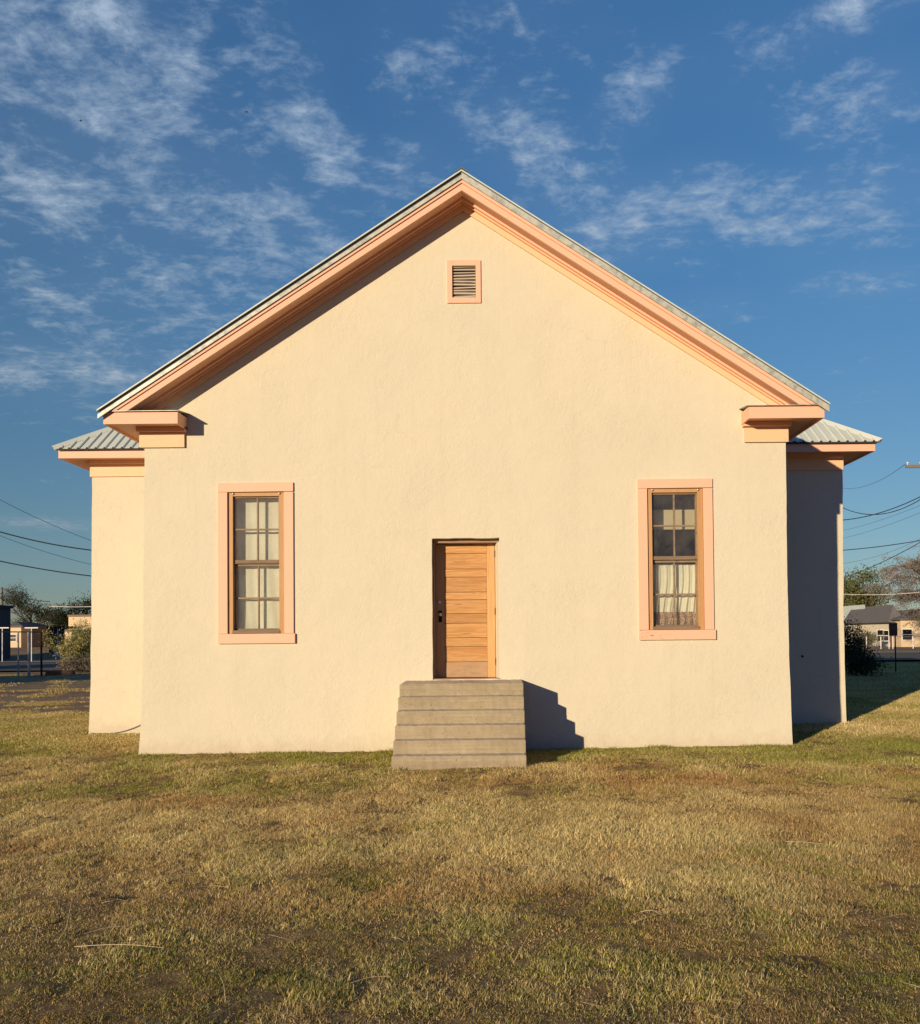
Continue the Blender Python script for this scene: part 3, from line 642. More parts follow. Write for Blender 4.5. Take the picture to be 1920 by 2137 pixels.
# ------------------------------------------------------------------ vegetation
def tree(name, base, height, seed, leafm, barkm, spread=.5, leaves=3000, leaf=.12, droop=0., levels=4, trunk_r=.16, crown0=.3, twig=.02, bushy=False, lean=(0, 0), nk=(3, 5), up0=1., leaflevel=None, wide=1.):
    rnd = random.Random(seed); tr = MB(); tips = []
    leaflevel = levels-1 if leaflevel is None else leaflevel
    def grow(p, dr_, L, r, lv):
        pts = [p.copy()]; rr = [r]; d_ = dr_.copy(); n = 5 if lv < 2 else 4
        for i in range(n):
            d_ = (d_+Vector((rnd.gauss(0, .16), rnd.gauss(0, .16), rnd.gauss(0, .10)+.05-droop*lv*.35))).normalized()
            p = p+d_*L/n; pts.append(p.copy()); rr.append(max(r*(1-.62*(i+1)/n), twig*.4))
        if p.z < base.z+.15: return
        tr.tube(pts, rr, 6 if lv < 2 else (4 if lv < 3 else 3), cap=False)
        if lv >= leaflevel:
            for q_ in pts[1:]: tips.append((q_, d_))
        if lv >= levels: return
        k_ = rnd.randint(*nk)+(1 if lv == 0 else 0)
        for c in range(k_):
            f_ = rnd.uniform(crown0 if lv == 0 else .3, 1.); ii = min(int(f_*n), n-1); q_ = pts[ii].lerp(pts[ii+1], f_*n-ii)
            ax = Vector((rnd.gauss(0, 1), rnd.gauss(0, 1), 0)).normalized()
            nd = (d_*(.55*up0)+ax*spread*1.5+Vector((0, 0, .15-droop*.5))).normalized()
            grow(q_, nd, L*rnd.uniform(.5, .75), r*(1-.5*f_)*.6, lv+1)
    nst = 1 if not bushy else 7
    for i in range(nst):
        d_ = Vector((lean[0], lean[1], 1)) if not bushy else Vector((rnd.gauss(0, .55), rnd.gauss(0, .55), 1))
        grow(Vector(base)+(Vector((rnd.gauss(0, .25), rnd.gauss(0, .25), 0)) if bushy else Vector()), d_.normalized(), height*(.55 if not bushy else rnd.uniform(.4, .6)), trunk_r*(1 if not bushy else .4), 0)
    zmax = max((q_[0].z for q_ in tips), default=base.z+height)
    o = tr.build(name, barkm, None, fix=False)
    if not bushy: pass
    lf = MB()
    for i in range(leaves):
        q_, d_ = tips[rnd.randrange(len(tips))]; lf.tone = rnd.random()
        c = q_+Vector((rnd.gauss(0, 1), rnd.gauss(0, 1), rnd.gauss(0, 1)))*leaf*1.6
        a = Vector((rnd.gauss(0, 1), rnd.gauss(0, 1), rnd.gauss(0, 1)-droop*3)).normalized()
        b_ = a.cross(Vector((rnd.gauss(0, 1), rnd.gauss(0, 1), rnd.gauss(0, 1)))).normalized(); s_ = leaf*rnd.uniform(.6, 1.3)
        lf.add([c-a*s_*.5, c+b_*s_*.22, c+a*s_*.5, c-b_*s_*.22], [(0, 1, 2, 3)])
    root = empty(name); root.location = base; bpy.context.view_layer.update()
    # scale the whole to the wanted height
    k_ = height/max(.1, zmax-base.z)
    for ob in (o, lf.build('crown', leafm, None, fix=False)):
        me = ob.data; co = np.empty(len(me.vertices)*3); me.vertices.foreach_get('co', co); co = co.reshape(-1, 3)
        co = (co-np.array(base))*k_*np.array((wide, wide, 1.)); me.vertices.foreach_set('co', co.ravel()); me.update(); ob.parent = root
    o.name = 'trunk' if not bushy else 'stems'; o.data.name = o.name
    return root
def gpt(px, Y, dz=0.): p = at(px, 1300, Y); return Vector((p.x, Y, gz(p.x, Y)+dz))
tag(tree('broad_tree', gpt(76, 88), 7.7, 11, LEAF_D, BARK, .70, 5200, .20, 0., 4, .30, .12, .035, nk=(4, 6), leaflevel=2), 'sparse dark crowned tree rising behind the low sheds at left', 'tree', 'trees beyond the left lot')
tag(tree('broad_tree', gpt(150, 96), 6.2, 12, LEAF_D, BARK, .8, 6500, .20, 0., 4, .26, .15, .035, nk=(4, 6), leaflevel=2), 'wide leafy tree right of the sparse dark tree, touching the left wing', 'tree', 'trees beyond the left lot')
tag(tree('broad_tree', gpt(115, 90), 3.4, 32, LEAF_G, BARK, .8, 4200, .24, 0., 3, .2, .1, .03), 'low green tree between the dark porch and the cream shed', 'tree', 'trees beyond the left lot')
tag(tree('leafy_bush', gpt(168, 38), 3.0, 13, LEAF_Y, BARK, .5, 7000, .12, 0., 3, .09, .1, .01, bushy=True, wide=.8), 'yellow-green sunlit bush against the left wing', 'bush')
tag(tree('dry_brush', gpt(168, 34), .95, 14, LEAF_P, BARKG, .8, 2600, .07, .1, 3, .04, .1, .008, bushy=True), 'low brown brush under the yellow-green bush', 'bush')
tag(tree('drooping_tree', gpt(1988, 62), 9.9, 27, LEAF_P, BARKG, .75, 15000, .12, .12, 5, .30, .2, .03, nk=(4, 5), leaflevel=3, wide=.75), 'large greyish drooping tree at the right edge of the photo', 'tree', 'trees along the right street')
tag(tree('broad_tree', gpt(1812, 112), 10.2, 22, LEAF_G, BARK, .72, 5200, .30, 0., 4, .3, .2, .03), 'rounded green tree behind the grey-roofed house', 'tree', 'trees along the right street')
tag(tree('broad_tree', gpt(1768, 118), 7.6, 23, LEAF_D, BARK, .6, 3600, .30, 0., 4, .3, .2, .03), 'dark green tree just right of the right wing', 'tree', 'trees along the right street')
tag(tree('leafy_bush', gpt(1770, 21), 2.2, 24, LEAF_D, BARK, .5, 5200, .085, 0., 3, .08, .1, .01, bushy=True, wide=.55), 'dark shaded bush beside the right wing', 'bush')
tag(tree('leafy_bush', gpt(1796, 20), 1.05, 25, LEAF_D, BARK, .7, 2600, .085, 0., 3, .06, .1, .01, bushy=True), 'low dark bush right of the taller shaded bush', 'bush')
# tree behind-left of the viewer's field, whose shade falls on the lot at the left
for i, (bx, by, hh, sd_) in enumerate(((-48, 14, 9, 41), (-60, 30, 9.5, 42), (-38, 2, 6, 43))):
    tag(tree('shade_tree', Vector((bx, by, .0)), hh, sd_, LEAF_G, BARK, .75, 5200, .42, 0., 4, .35, .25, .03), ['spreading tree left of the lot, out of frame', 'tall spreading tree left of the road, out of frame', 'small tree near the left lawn edge, out of frame'][i], 'tree', 'trees left of the frame')
# trees well behind the viewer; the tips of their shadows reach the nearest grass
for i, (bx, by, hh, sd_) in enumerate(((-20.5, -43, 8.4, 51), (-27.5, -42.5, 7.7, 52))):
    tag(tree('shade_tree', Vector((bx, by, .0)), hh, sd_, LEAF_G, BARK, .8, 2600, .22, 0., 4, .3, .25, .03), ['spreading tree behind the viewer, the taller of the two there', 'lower spreading tree behind the viewer'][i], 'tree', 'trees behind the viewer')
# far tree belt
fb = MB(); rnd = random.Random(77)
for k_ in range(9000):
    x = rnd.uniform(-280, 300); y = rnd.uniform(170, 200)
    hgt = 4.5+2.6*mnoise.noise(Vector((x*.05, 0, 0)))+1.5*mnoise.noise(Vector((x*.2, 3, 0)))
    z = rnd.uniform(0, 1)**.8*max(1.5, hgt); s_ = rnd.uniform(.7, 1.5); fb.tone = rnd.random()
    a = Vector((rnd.gauss(0, 1), rnd.gauss(0, 1), rnd.gauss(0, 1))).normalized(); b_ = a.cross(Vector((rnd.gauss(0, 1), rnd.gauss(0, 1), rnd.gauss(0, 1)))).normalized(); c = Vector((x, y, z))
    fb.add([c-a*s_*.5, c+b_*s_*.4, c+a*s_*.5, c-b_*s_*.4], [(0, 1, 2, 3)])
o = fb.build('distant_trees', LEAF_D, fix=False); o['kind'] = 'stuff'; o['label'] = 'low belt of distant trees on the horizon'; o['category'] = 'trees'

# ------------------------------------------------------------------ houses and yard things far behind
def house(name, label, x0, x1, y0, y1, zb, ze, zr, wallm, roofm, kind='gable', oh=.4, wins=(), door=None, flat=.0):
    r = tag(empty(name), label, 'house'); r.location = ((x0+x1)/2, y0, zb); bpy.context.view_layer.update()
    def P(mb, nm, m, par=None, **kw):
        p = par or r; o = _bl(mb, nm, m, None, **kw); o.parent = p; o.matrix_parent_inverse = p.matrix_world.inverted(); return o
    w_ = MB(); w_.box(x0, x1, y0, y1, zb-.5, ze); P(w_, 'wall', wallm)
    q_ = MB(); a, b, c, d_ = x0-oh, x1+oh, y0-oh, y1+oh
    if kind == 'flat': q_.box(a, b, c, d_, ze+.002, ze+.22)
    elif kind == 'hip':
        h_ = min((b-a), (d_-c))/2
        if b-a > d_-c: R1, R2 = (a+h_, (c+d_)/2, zr), (b-h_, (c+d_)/2, zr)
        else: R1, R2 = ((a+b)/2, c+h_, zr), ((a+b)/2, d_-h_, zr)
        v0 = [(a, c, ze), (b, c, ze), (b, d_, ze), (a, d_, ze), R1, R2, (a, c, ze-.12), (b, c, ze-.12), (b, d_, ze-.12), (a, d_, ze-.12)]
        fs_ = [(0, 1, 5, 4), (1, 2, 5), (2, 3, 4, 5), (3, 0, 4)] if b-a > d_-c else [(0, 1, 4), (1, 2, 5, 4), (2, 3, 5), (3, 0, 4, 5)]
        q_.add(v0, fs_+[(6, 9, 8, 7), (0, 6, 7, 1), (1, 7, 8, 2), (2, 8, 9, 3), (3, 9, 6, 0)])
    else:
        v0 = [(a, c, ze), ((a+b)/2, c, zr), (b, c, ze), (a, d_, ze), ((a+b)/2, d_, zr), (b, d_, ze)]
        q_.add(v0, [(0, 2, 1), (3, 4, 5), (0, 1, 4, 3), (1, 2, 5, 4), (0, 3, 5, 2)])
    P(q_, 'roof', roofm)
    for (wx, wz, ww, wh) in wins:
        f_ = MB(); e = .08
        f_.box(wx-ww/2-e, wx+ww/2+e, y0-.06, y0-.002, wz-e, wz); f_.box(wx-ww/2-e, wx+ww/2+e, y0-.06, y0-.002, wz+wh, wz+wh+e)
        f_.box(wx-ww/2-e, wx-ww/2, y0-.059, y0-.002, wz, wz+wh); f_.box(wx+ww/2, wx+ww/2+e, y0-.059, y0-.002, wz, wz+wh); f_.box(wx-ww/2, wx+ww/2, y0-.05, y0-.002, wz+wh/2-.03, wz+wh/2+.03)
        wo_ = P(f_, 'window', WHITEP)
        g_ = MB(); g_.box(wx-ww/2, wx+ww/2, y0-.03, y0-.0015, wz, wz+wh); P(g_, 'pane', BLACK, wo_)
    if door:
        g_ = MB(); g_.box(door[0], door[1], y0-.05, y0-.002, zb, zb+door[2]); P(g_, 'door', RUSTW)
    return r
def hx(px, Y): return at(px, 1320, Y).x
def hz(px, py, Y): return at(px, py, Y).z
# left side
Y = 80; zb = gz(-60, Y)
house('storage_shed', 'tall grey siding shed cut by the left edge of the photo', hx(-160, 56), hx(22, 60), 56, 60, .0, hz(10, 1266, 56), 0, SIDING_G, DARKM, 'flat', .15)
house('cottage', 'small cream cottage between the grey shed and the bare tree', hx(8, 82), hx(44, 82), 82, 87.5, gz(-50, 82), hz(30, 1306, 82), hz(30, 1298, 82), SIDING_Y, SHINGLE, 'hip', .3, wins=((hx(28, 82), hz(28, 1338, 82), .6, .7),))
house('annex_shed', 'low brown shed joined to the small cream cottage', hx(44, 82)+.02, hx(92, 88), 84, 87.4, gz(-50, 86), hz(60, 1309, 86), hz(60, 1303, 86), SIDING_B, SHINGLE, 'hip', .25, door=(hx(67, 86), hx(74, 86), 2.0))
house('flat_roofed_house', 'cream flat-roofed house partly behind the yellow-green bush', hx(143, 84), hx(215, 84), 84, 93, gz(-45, 84), hz(160, 1287, 84), 0, SIDING_Y, SIDING_B, 'flat', .08, wins=())
house('lean_to', 'low cream lean-to in front of the flat-roofed house', hx(126, 80), hx(150, 80), 80, 83.8, gz(-45, 80), hz(135, 1318, 80), 0, SIDING_Y, SIDING_B, 'flat', .05)
# open porch with dark posts
pr = MB(); 
for px in (105, 116.5, 128): a = hx(px, 66); pr.box(a-.16, a+.16, 66, 66.3, gz(-35, 66)-.2, hz(px, 1312, 66))
pr.box(hx(100, 66), hx(131, 66), 65.8, 69.5, hz(110, 1312, 66)+.002, hz(110, 1307, 66))
tag(pr.build('carport', DARKM), 'dark open carport on posts between two cream sheds', 'carport')
wp = MB(); a = hx(120.5, 62); wp.tube([(a, 62, gz(a, 62)), (a, 62, hz(120, 1312, 62))], .035, 6); wp.box(a-.25, a+.25, 61.8, 62.2, hz(120, 1354, 62), hz(120, 1348, 62)); wp.box(a-.2, a+.2, 61.85, 62.15, gz(a, 62), hz(120, 1357, 62))
tag(wp.build('meter_post', WHITEP), 'thin white post with a small box in front of the carport', 'post')
# clothesline T poles
def tpole(px, Y, top, lab):
    r = tag(empty('clothesline_pole'), lab, 'pole', 'white T-shaped clothesline poles'); a = hx(px, Y); z1 = hz(px, top, Y); z0 = gz(a, Y); r.location = (a, Y, z0)
    m1 = MB(); m1.tube([(0, 0, -.1), (0, 0, z1-z0-.05)], .035, 8); m1.build('post', WHITEP, r)
    m1 = MB(); m1.box(-.50, .50, -.05, .05, z1-z0-.049, z1-z0+.03); m1.build('crossbar', WHITEP, r)
tpole(66, 53.5, 1310, 'white T-shaped clothesline pole in front of the brown shed'); tpole(5, 53.5, 1310, 'white T-shaped clothesline pole in front of the grey shed')
# gate frame of pipe
fn = tag(empty('pipe_fence'), 'tall rusty pipe fence frame at the far left of the lot', 'fence'); YF = 29; fn.location = (hx(60, YF), YF, 0); bpy.context.view_layer.update()
def FP(mb, nm, m): o = _bl(mb, nm, m, None, smooth=False); o.parent = fn; o.matrix_parent_inverse = fn.matrix_world.inverted()
for px, rr_, mm in ((38, .035, GALV), (60, .065, GALV), (86, .05, BLACK)):
    a = hx(px, YF); b_ = MB(); b_.tube([(a+.02, YF, gz(a, YF)-.2), (a, YF, hz(px, 1319, YF))], rr_, 8); FP(b_, 'post', mm)
b_ = MB(); b_.tube([(hx(-60, YF), YF, hz(0, 1320, YF)+.05), (hx(88, YF), YF, hz(88, 1319, YF))], .03, 6); FP(b_, 'rail', BLACK)
# timbers on the ground
for (xa, xb, yy, lab) in ((93, 112, 29.5, 'short dark red timber lying on the bare lot'), (108, 142, 31, 'longer dark red timber lying on the bare lot beside the short one')):
    b_ = MB(); xA, xB = hx(xa, yy), hx(xb, yy); zz = gz(xA, yy)
    b_.hexa([(xA, yy, zz-.02), (xB, yy+.5, zz), (xB, yy+.8, zz), (xA, yy+.3, zz-.02), (xA+.05, yy, zz+.24), (xB, yy+.5, zz+.2), (xB, yy+.8, zz+.2), (xA+.03, yy+.3, zz+.26)])
    tag(b_.build('timber_beam', RUSTW, bevel=.02), lab, 'timber', 'timbers on the lot')
# utility pole at far left
b_ = MB(); a = hx(4, 105); b_.tube([(a, 105, 0), (a, 105, hz(4, 1226, 105))], [.20, .14], 8)
up_ = b_.build('utility_pole', POLEW); tag(up_, 'utility pole rising behind the grey shed at the left edge', 'utility pole')
# right side
house('bungalow', 'pale bungalow with a grey hipped roof right of the right wing', hx(1770, 96), hx(1876, 84), 84, 96, gz(30, 84), hz(1820, 1297, 84), hz(1820, 1262, 84), SIDING_C, SHINGLE, 'hip', .5,
      wins=((hx(1836.5, 84), hz(1836, 1337, 84), .62, 1.15), (hx(1849, 84), hz(1849, 1337, 84), .5, 1.1)), door=(hx(1857, 84), hx(1869, 84), 2.2))
house('gabled_shed', 'pale gabled shed left of the grey-roofed bungalow', hx(1740, 102), hx(1800, 92), 92, 102, gz(30, 92), hz(1780, 1290, 92), hz(1779, 1262, 92), SIDING_C, METAL, 'gable', .3)
house('tan_house', 'tan house behind the drooping tree at the right edge', hx(1880, 82), hx(2010, 82), 82, 94, gz(30, 82), hz(1900, 1291, 82), hz(1900, 1270, 82), SIDING_Y, SHINGLE, 'hip', .4, wins=((hx(1893, 82), hz(1893, 1335, 82), 1.0, 1.1),))
# chain link fence
cf = tag(empty('chain_link_fence'), 'low chain link fence in front of the pale bungalow', 'fence'); YC = 72; cf.location = (hx(1850, YC), YC, 0); bpy.context.view_layer.update()
def CP(mb, nm, m): o = _bl(mb, nm, m, None); o.parent = cf; o.matrix_parent_inverse = cf.matrix_world.inverted()
ztop = hz(1850, 1329, YC)
for px in (1776, 1808, 1838, 1855, 1863, 1905, 1945):
    a = hx(px, YC); b_ = MB(); b_.tube([(a, YC, 0), (a, YC, ztop+.03)], .045, 6); CP(b_, 'post', WHITEP)
b_ = MB(); b_.tube([(hx(1760, YC), YC, ztop), (hx(1960, YC), YC, ztop)], .025, 5); CP(b_, 'rail', GALV)
b_ = MB(); xA, xB = hx(1760, YC), hx(1960, YC); k_ = 0
x = xA
while x < xB:
    for sg in (-1, 1):
        b_.tube([(x, YC, .1), (x+sg*(ztop-.1), YC+.01*sg, ztop)], .006, 3, cap=False)
    x += .22
CP(b_, 'wire_mesh', GALV)
# yard shrubs in front of the bungalow
for i, (px, hh) in enumerate(((1803, 1.3), (1817, 1.9))):
    tag(tree('garden_shrub', gpt(px, 81), hh, 60+i, LEAF_G, BARK, .5, 900, .14, 0., 3, .06, .1, .01, bushy=True), ['smaller round shrub by the bungalow wall', 'taller shrub by the bungalow wall'][i], 'shrub', 'shrubs by the bungalow')
# sign seen from behind
sg = tag(empty('street_sign'), 'dark signpost seen from behind in the shade at right', 'sign'); YS = 22; a = hx(1868, YS); sg.location = (a, YS, gz(a, YS))
z0 = gz(a, YS); b_ = MB(); b_.tube([(0, 0, -.2), (.0, 0, hz(1868, 1298, YS)-z0)], .028, 8); b_.build('post', BLACK, sg)
b_ = MB(); b_.box(-.26, .08, -.036, -.029, hz(1868, 1327, YS)-z0, hz(1868, 1300, YS)-z0); b_.build('sign_panel', RUSTW, sg, bevel=.002)
# utility pole with crossarm at the right
YP = 31; a = at(1940, 973, YP); ux, uz = a.x, a.z
pl = tag(empty('utility_pole'), 'utility pole whose crossarm reaches in at the right edge', 'utility pole'); pl.location = (ux, YP, 0)
b_ = MB(); b_.tube([(0, 0, -.2), (0, 0, uz+.5)], [.17, .12], 10); b_.build('pole', POLEW, pl)
xl = at(1887, 973, YP).x-ux; b_ = MB(); b_.box(xl, -xl, -.20, -.10, uz-.10, uz+.05); b_.build('crossarm', POLEW, pl)
for q_ in (xl+.10, xl+.75, -xl-.75, -xl-.1):
    b_ = MB(); b_.tube([(q_, -.15, uz+.05), (q_, -.15, uz+.10), (q_, -.15, uz+.13), (q_, -.15, uz+.19)], [.02, .02, .055, .035], 8); b_.build('insulator', WHITEP, pl)
# wires: each through two sighted points, sagging, running on beyond the frame
def wire(p1, p2, Y1, Y2, ext0, ext1, r, sag, lab, m=CABLE):
    A = at(*p1, Y1); C = at(*p2, Y2); b_ = MB(); n = 28; pts = []
    for i in range(n+1):
        f_ = -ext0+(1+ext0+ext1)*i/n; p = A+(C-A)*f_; p.z -= sag*4*f_*(1-f_); pts.append(p)
    b_.tube(pts, r, 5); tag(b_.build('power_line', m, fix=False, smooth=True), lab, 'power line', 'overhead wires')
wire((0, 1110), (190, 1148), 32, 34, .5, .6, .032, .10, 'upper thick dark wire at left, above the lot')
wire((0, 1171), (190, 1202), 32, 34, .5, .6, .030, .06, 'lower thick dark wire at left, above the bare tree')
wire((0, 1043), (190, 1128), 44, 50, .5, .6, .016, .12, 'topmost thin wire at left, steepest of the left ones', CABLEG)
wire((0, 1118), (190, 1178), 44, 50, .5, .6, .014, .12, 'thin pale wire between the two thick left wires', CABLEG)
wire((8, 1228), (50, 1247), 105, 92, 0., 1.0, .04, .1, 'short wire sloping from the far left utility pole')
wire((1762, 1085), (1920, 1037), 36, 31, .6, .4, .026, .20, 'thick wire rising to the right above the mesh of thin ones')
wire((1760, 1060), (1920, 1043), 38, 31, .6, .4, .022, .55, 'sagging wire crossing the thick rising wire at right')
wire((1763, 1148), (1914, 1129), 40, 40, .6, .4, .026, .05, 'nearly level dark wire above the right trees')
wire((1763, 1205), (1852, 1168), 48, 44, 1., 1., .024, .05, 'lowest dark wire sloping up into the drooping tree')
wire((1763, 1240), (1866, 1240), 60, 60, 1., 1., .022, .05, 'pale level wire across the green tree at right', WHITEP)
wire((1790, 1018), (1889, 969), 44, 31, .6, .0, .012, .2, 'faint thin wire ending at the crossarm insulator', CABLEG)
wire((1764, 1106), (1920, 1055), 46, 33, .6, .3, .010, .1, 'first faint wire under the thick rising wire at right', CABLEG)
wire((1764, 1122), (1920, 1070), 48, 33, .6, .3, .010, .1, 'second faint wire under the thick rising wire at right', CABLEG)
wire((1764, 1175), (1862, 1150), 50, 44, .6, .8, .012, .1, 'faint wire just above the lowest sloping right wire', CABLEG)
wire((120, 1266), (190, 1266), 60, 60, .3, 1.6, .022, .02, 'pale level wire across the left trees', WHITEP)
# birds
for (px, py, Y, ang, lab) in ((168, 252, 55, .4, 'tiny dark bird high at left, the lower of two'), (515, 234, 55, -.5, 'tiny dark bird high in the sky, right of the other')):
    c = at(px, py, Y); b_ = MB()
    b_.tube([(-.11, 0, 0), (-.06, 0, .0), (0, 0, 0), (.07, 0, .01), (.12, 0, .015), (.16, 0, .01)], [.008, .022, .032, .026, .020, .004], 8)
    for sgn in (-1, 1):
        b_.add([(.05, 0, .01), (.03, sgn*.13, .05), (-.02, sgn*.24, .02), (-.02, sgn*.12, .04), (-.04, 0, .008)], [(0, 1, 2, 3, 4)])
    b_.add([(-.10, 0, 0), (-.18, .03, 0), (-.18, -.03, 0)], [(0, 1, 2)])
    o = b_.build('bird', BIRDM, fix=False); o.location = c; o.rotation_euler = (0.2, 0, ang); tag(o, lab, 'bird', 'birds in the sky')

# ------------------------------------------------------------------ grass (instanced tufts)
def grassmat():
    m = bpy.data.materials.new('grass_blades'); m.use_nodes = True; m.node_tree.nodes.clear(); t = NT(m.node_tree)
    pa = t.n('ShaderNodeAttribute', attribute_type='INSTANCER', attribute_name='patch').outputs['Color']
    s_ = t.n('ShaderNodeSeparateColor'); t.L.new(pa, s_.inputs[0]); green, red, pale = s_.outputs
    tn = t.n('ShaderNodeAttribute', attribute_name='tone').outputs['Fac']
    straw = t.mix(tn, (.52, .38, .13), (.99, .86, .42))
    straw = t.mix(pale, t.mix(tn, (.17, .115, .045), (.80, .60, .27)), straw)
    straw = t.mix(t.m('MULTIPLY', red, .85), straw, t.mix(tn, (.26, .15, .05), (.76, .46, .19)))
    gr = t.mix(tn, (.12, .135, .022), (.54, .54, .12))
    # each blade: green if its own tone lies under the patch's greenness
    rnd_ = t.n('ShaderNodeAttribute', attribute_name='pick').outputs['Fac']
    k_ = t.m('GREATER_THAN', green, rnd_)
    c = t.mix(t.m('MULTIPLY', k_, .92), straw, gr)
    di = t.n('ShaderNodeBsdfDiffuse'); t.L.new(c, di.inputs[0]); tl = t.n('ShaderNodeBsdfTranslucent'); t.L.new(c, tl.inputs[0])
    mx = t.n('ShaderNodeMixShader'); mx.inputs[0].default_value = .28; t.L.new(di.outputs[0], mx.inputs[1]); t.L.new(tl.outputs[0], mx.inputs[2])
    o = t.n('ShaderNodeOutputMaterial'); t.L.new(mx.outputs[0], o.inputs[0]); return m
GRASS = grassmat()
tufts = bpy.data.collections.new('grass_tufts')
ORDER = {}
def tuft(i, n, rad, h0, h1, wd, lean, curl):
    rnd = np.random.RandomState(100+i); vs = []; fs = []; tone = []; pick = []
    for k_ in range(n):
        a = rnd.rand()*6.283; r = rad*math.sqrt(rnd.rand()); p = np.array([r*math.cos(a), r*math.sin(a), -.01])
        h_ = rnd.uniform(h0, h1); az = rnd.rand()*6.283; ln = abs(rnd.normal(0, lean)); dd = np.array([math.cos(az)*ln, math.sin(az)*ln, 1.]); dd /= np.linalg.norm(dd)
        fz = rnd.rand()*6.283; sd_ = np.array([math.cos(fz), math.sin(fz), 0])*wd*rnd.uniform(.6, 1.3)
        bend = np.array([math.cos(az), math.sin(az), -.35])*h_*rnd.uniform(0, curl)
        p1 = p+dd*h_*.55+bend*.25; p2 = p+dd*h_+bend; o = len(vs)
        vs += [p-sd_*.5, p+sd_*.5, p1+sd_*.4, p1-sd_*.4, p2]; fs += [(o, o+1, o+2, o+3), (o+3, o+2, o+4)]
        tt = rnd.rand(); pk = rnd.rand(); tone += [tt, tt]; pick += [pk, pk]
    me = bpy.data.meshes.new('tuft'); me.from_pydata([tuple(v) for v in vs], [], fs)
    for nm, dt in (('tone', tone), ('pick', pick)): a_ = me.attributes.new(nm, 'FLOAT', 'FACE'); a_.data.foreach_set('value', dt)
    me.materials.append(GRASS); ob = bpy.data.objects.new('tuft_%d' % i, me); ORDER[i] = ob
#   kinds 0-2 upright stubble, 3-5 low matted leaves, 6-7 coarser for the distance
for i in range(3): tuft(i, 150, .12, .020, .054, .0048, .40, .6)
for i in range(3, 6): tuft(i, 150, .12, .010, .034, .0074, .9, 1.0)
for i in range(8, 11): tuft(i, 36, .07, .028, .068, .0042, .50, .8)
for i in range(6, 8): tuft(i, 150, .26, .02, .055, .010, .6, .6)
for i in sorted(ORDER): ORDER[i].name = 'tuft_%02d' % i; tufts.objects.link(ORDER[i])
def fbm(X, Y_, sc, seed):
    return np.array([mnoise.fractal(Vector((x*sc, y*sc, seed)), 1., 2., 4) for x, y in zip(X, Y_)])
def g2(X, Y_, cx, cy, sx, sy): return np.exp(-((X-cx)/sx)**2-((Y_-cy)/sy)**2)
rs = np.random.RandomState(3)
PX, PY, PS, PK = [], [], [], []
def zone(y0, y1, dens, xl, xr, sc, coarse, cond=None):
    n = int(dens*(y1-y0)*(xr(y1)-xl(y1)+xr(y0)-xl(y0))/2*1.0); Y_ = rs.uniform(y0, y1, n); lo = np.array([xl(v) for v in Y_]); hi = np.array([xr(v) for v in Y_])
    X = lo+(hi-lo)*rs.rand(n); keep = ~((X > -5.33) & (X < 4.41) & (Y_ > -.02)) & ~((X > -7.46) & (X < 6.41) & (Y_ > 2.98) & (Y_ < 9.3)) & ~((X > -1.36) & (X < .37) & (Y_ > -1.84) & (Y_ < .1))
    if cond is not None: keep &= cond(X, Y_)
    X, Y_ = X[keep], Y_[keep]; PX.append(X); PY.append(Y_); PS.append(np.full(len(X), sc)); PK.append(np.full(len(X), coarse))
dep = lambda y: y+D
L_ = lambda y: -(1035/F)*dep(y)-1.9; R_ = lambda y: (885/F)*dep(y)+1.9
zone(-9.9, -6.5, 600, L_, R_, .75, 0); zone(-6.5, -3.0, 400, L_, R_, .88, 0); zone(-3.0, 1.0, 190, L_, R_, 1.1, 0)
zone(1.0, 12.0, 45, lambda y: L_(y)-1, lambda y: R_(y)+1, 1.0, 1); zone(12, 34, 9, lambda y: L_(y)-1, lambda y: R_(y)+1, 1.5, 1, lambda X, Y_: (X > 3) | (X < -5))
X = np.concatenate(PX); Yp = np.concatenate(PY); SC = np.concatenate(PS); CO = np.concatenate(PK)
f1 = fbm(X, Yp, .55, 2.); f2 = fbm(X, Yp, 1.3, 9.); f3 = fbm(X, Yp, 3.5, 5.); f4 = fbm(X, Yp, .9, 17.)
# where the lawn is green, reddish or bleached
green = .30+.62*f1+.50*f3+.30*((Yp > -1.6) & (Yp < .5))-.15*((Yp < -2.2) & (Yp > -7.5))+.45*np.exp(-((Yp+.25)/.9)**2)*(X > -3.5)-.35*g2(X, Yp, .9, -5.6, 1.7, 1.3)-.3*g2(X, Yp, -3., -5.0, 1.6, 1.1)+.35*g2(X, Yp, -4., -3.3, 2.6, .55)+.30*g2(X, Yp, 5.5, -1.8, 2.2, .9)+.35*g2(X, Yp, -.9, -7.0, .5, .35)+.35*g2(X, Yp, 1.9, -9.0, .8, .7)+.2*g2(X, Yp, -3.5, -9, 3, .9)
red = .18+.75*f4+.3*f3+.70*g2(X, Yp, 1.6, -2.9, 2.6, .6)+.35*g2(X, Yp, 4.2, -3.2, 1.5, .6)+.35*g2(X, Yp, -1.4, -7.6, .9, .7)-.4*g2(X, Yp, .9, -5.6, 1.5, 1.2)
pale = .60+.80*f2+.5*f3+.70*g2(X, Yp, .9, -5.8, 1.9, 1.5)+.50*g2(X, Yp, -3.3, -4.9, 1.6, 1.0)+.35*g2(X, Yp, -6.5, -1.5, 1.6, 1.0)-.30*g2(X, Yp, 0, -9.6, 6, 1.7)-.35*g2(X, Yp, 3.2, -7.0, 1.3, 2.0)+.3*(Yp > 1)*(X > 5)
far_l = (X < -7) & (Yp > 8); green = np.where(far_l, green-.12, green); pale = np.where(far_l, pale-.25, pale); pale = pale-.25*g2(X, Yp, 3.6, -7.2, 1.6, 2.4); red = red+.35*g2(X, Yp, 3.6, -6.8, 1.8, 2.2)
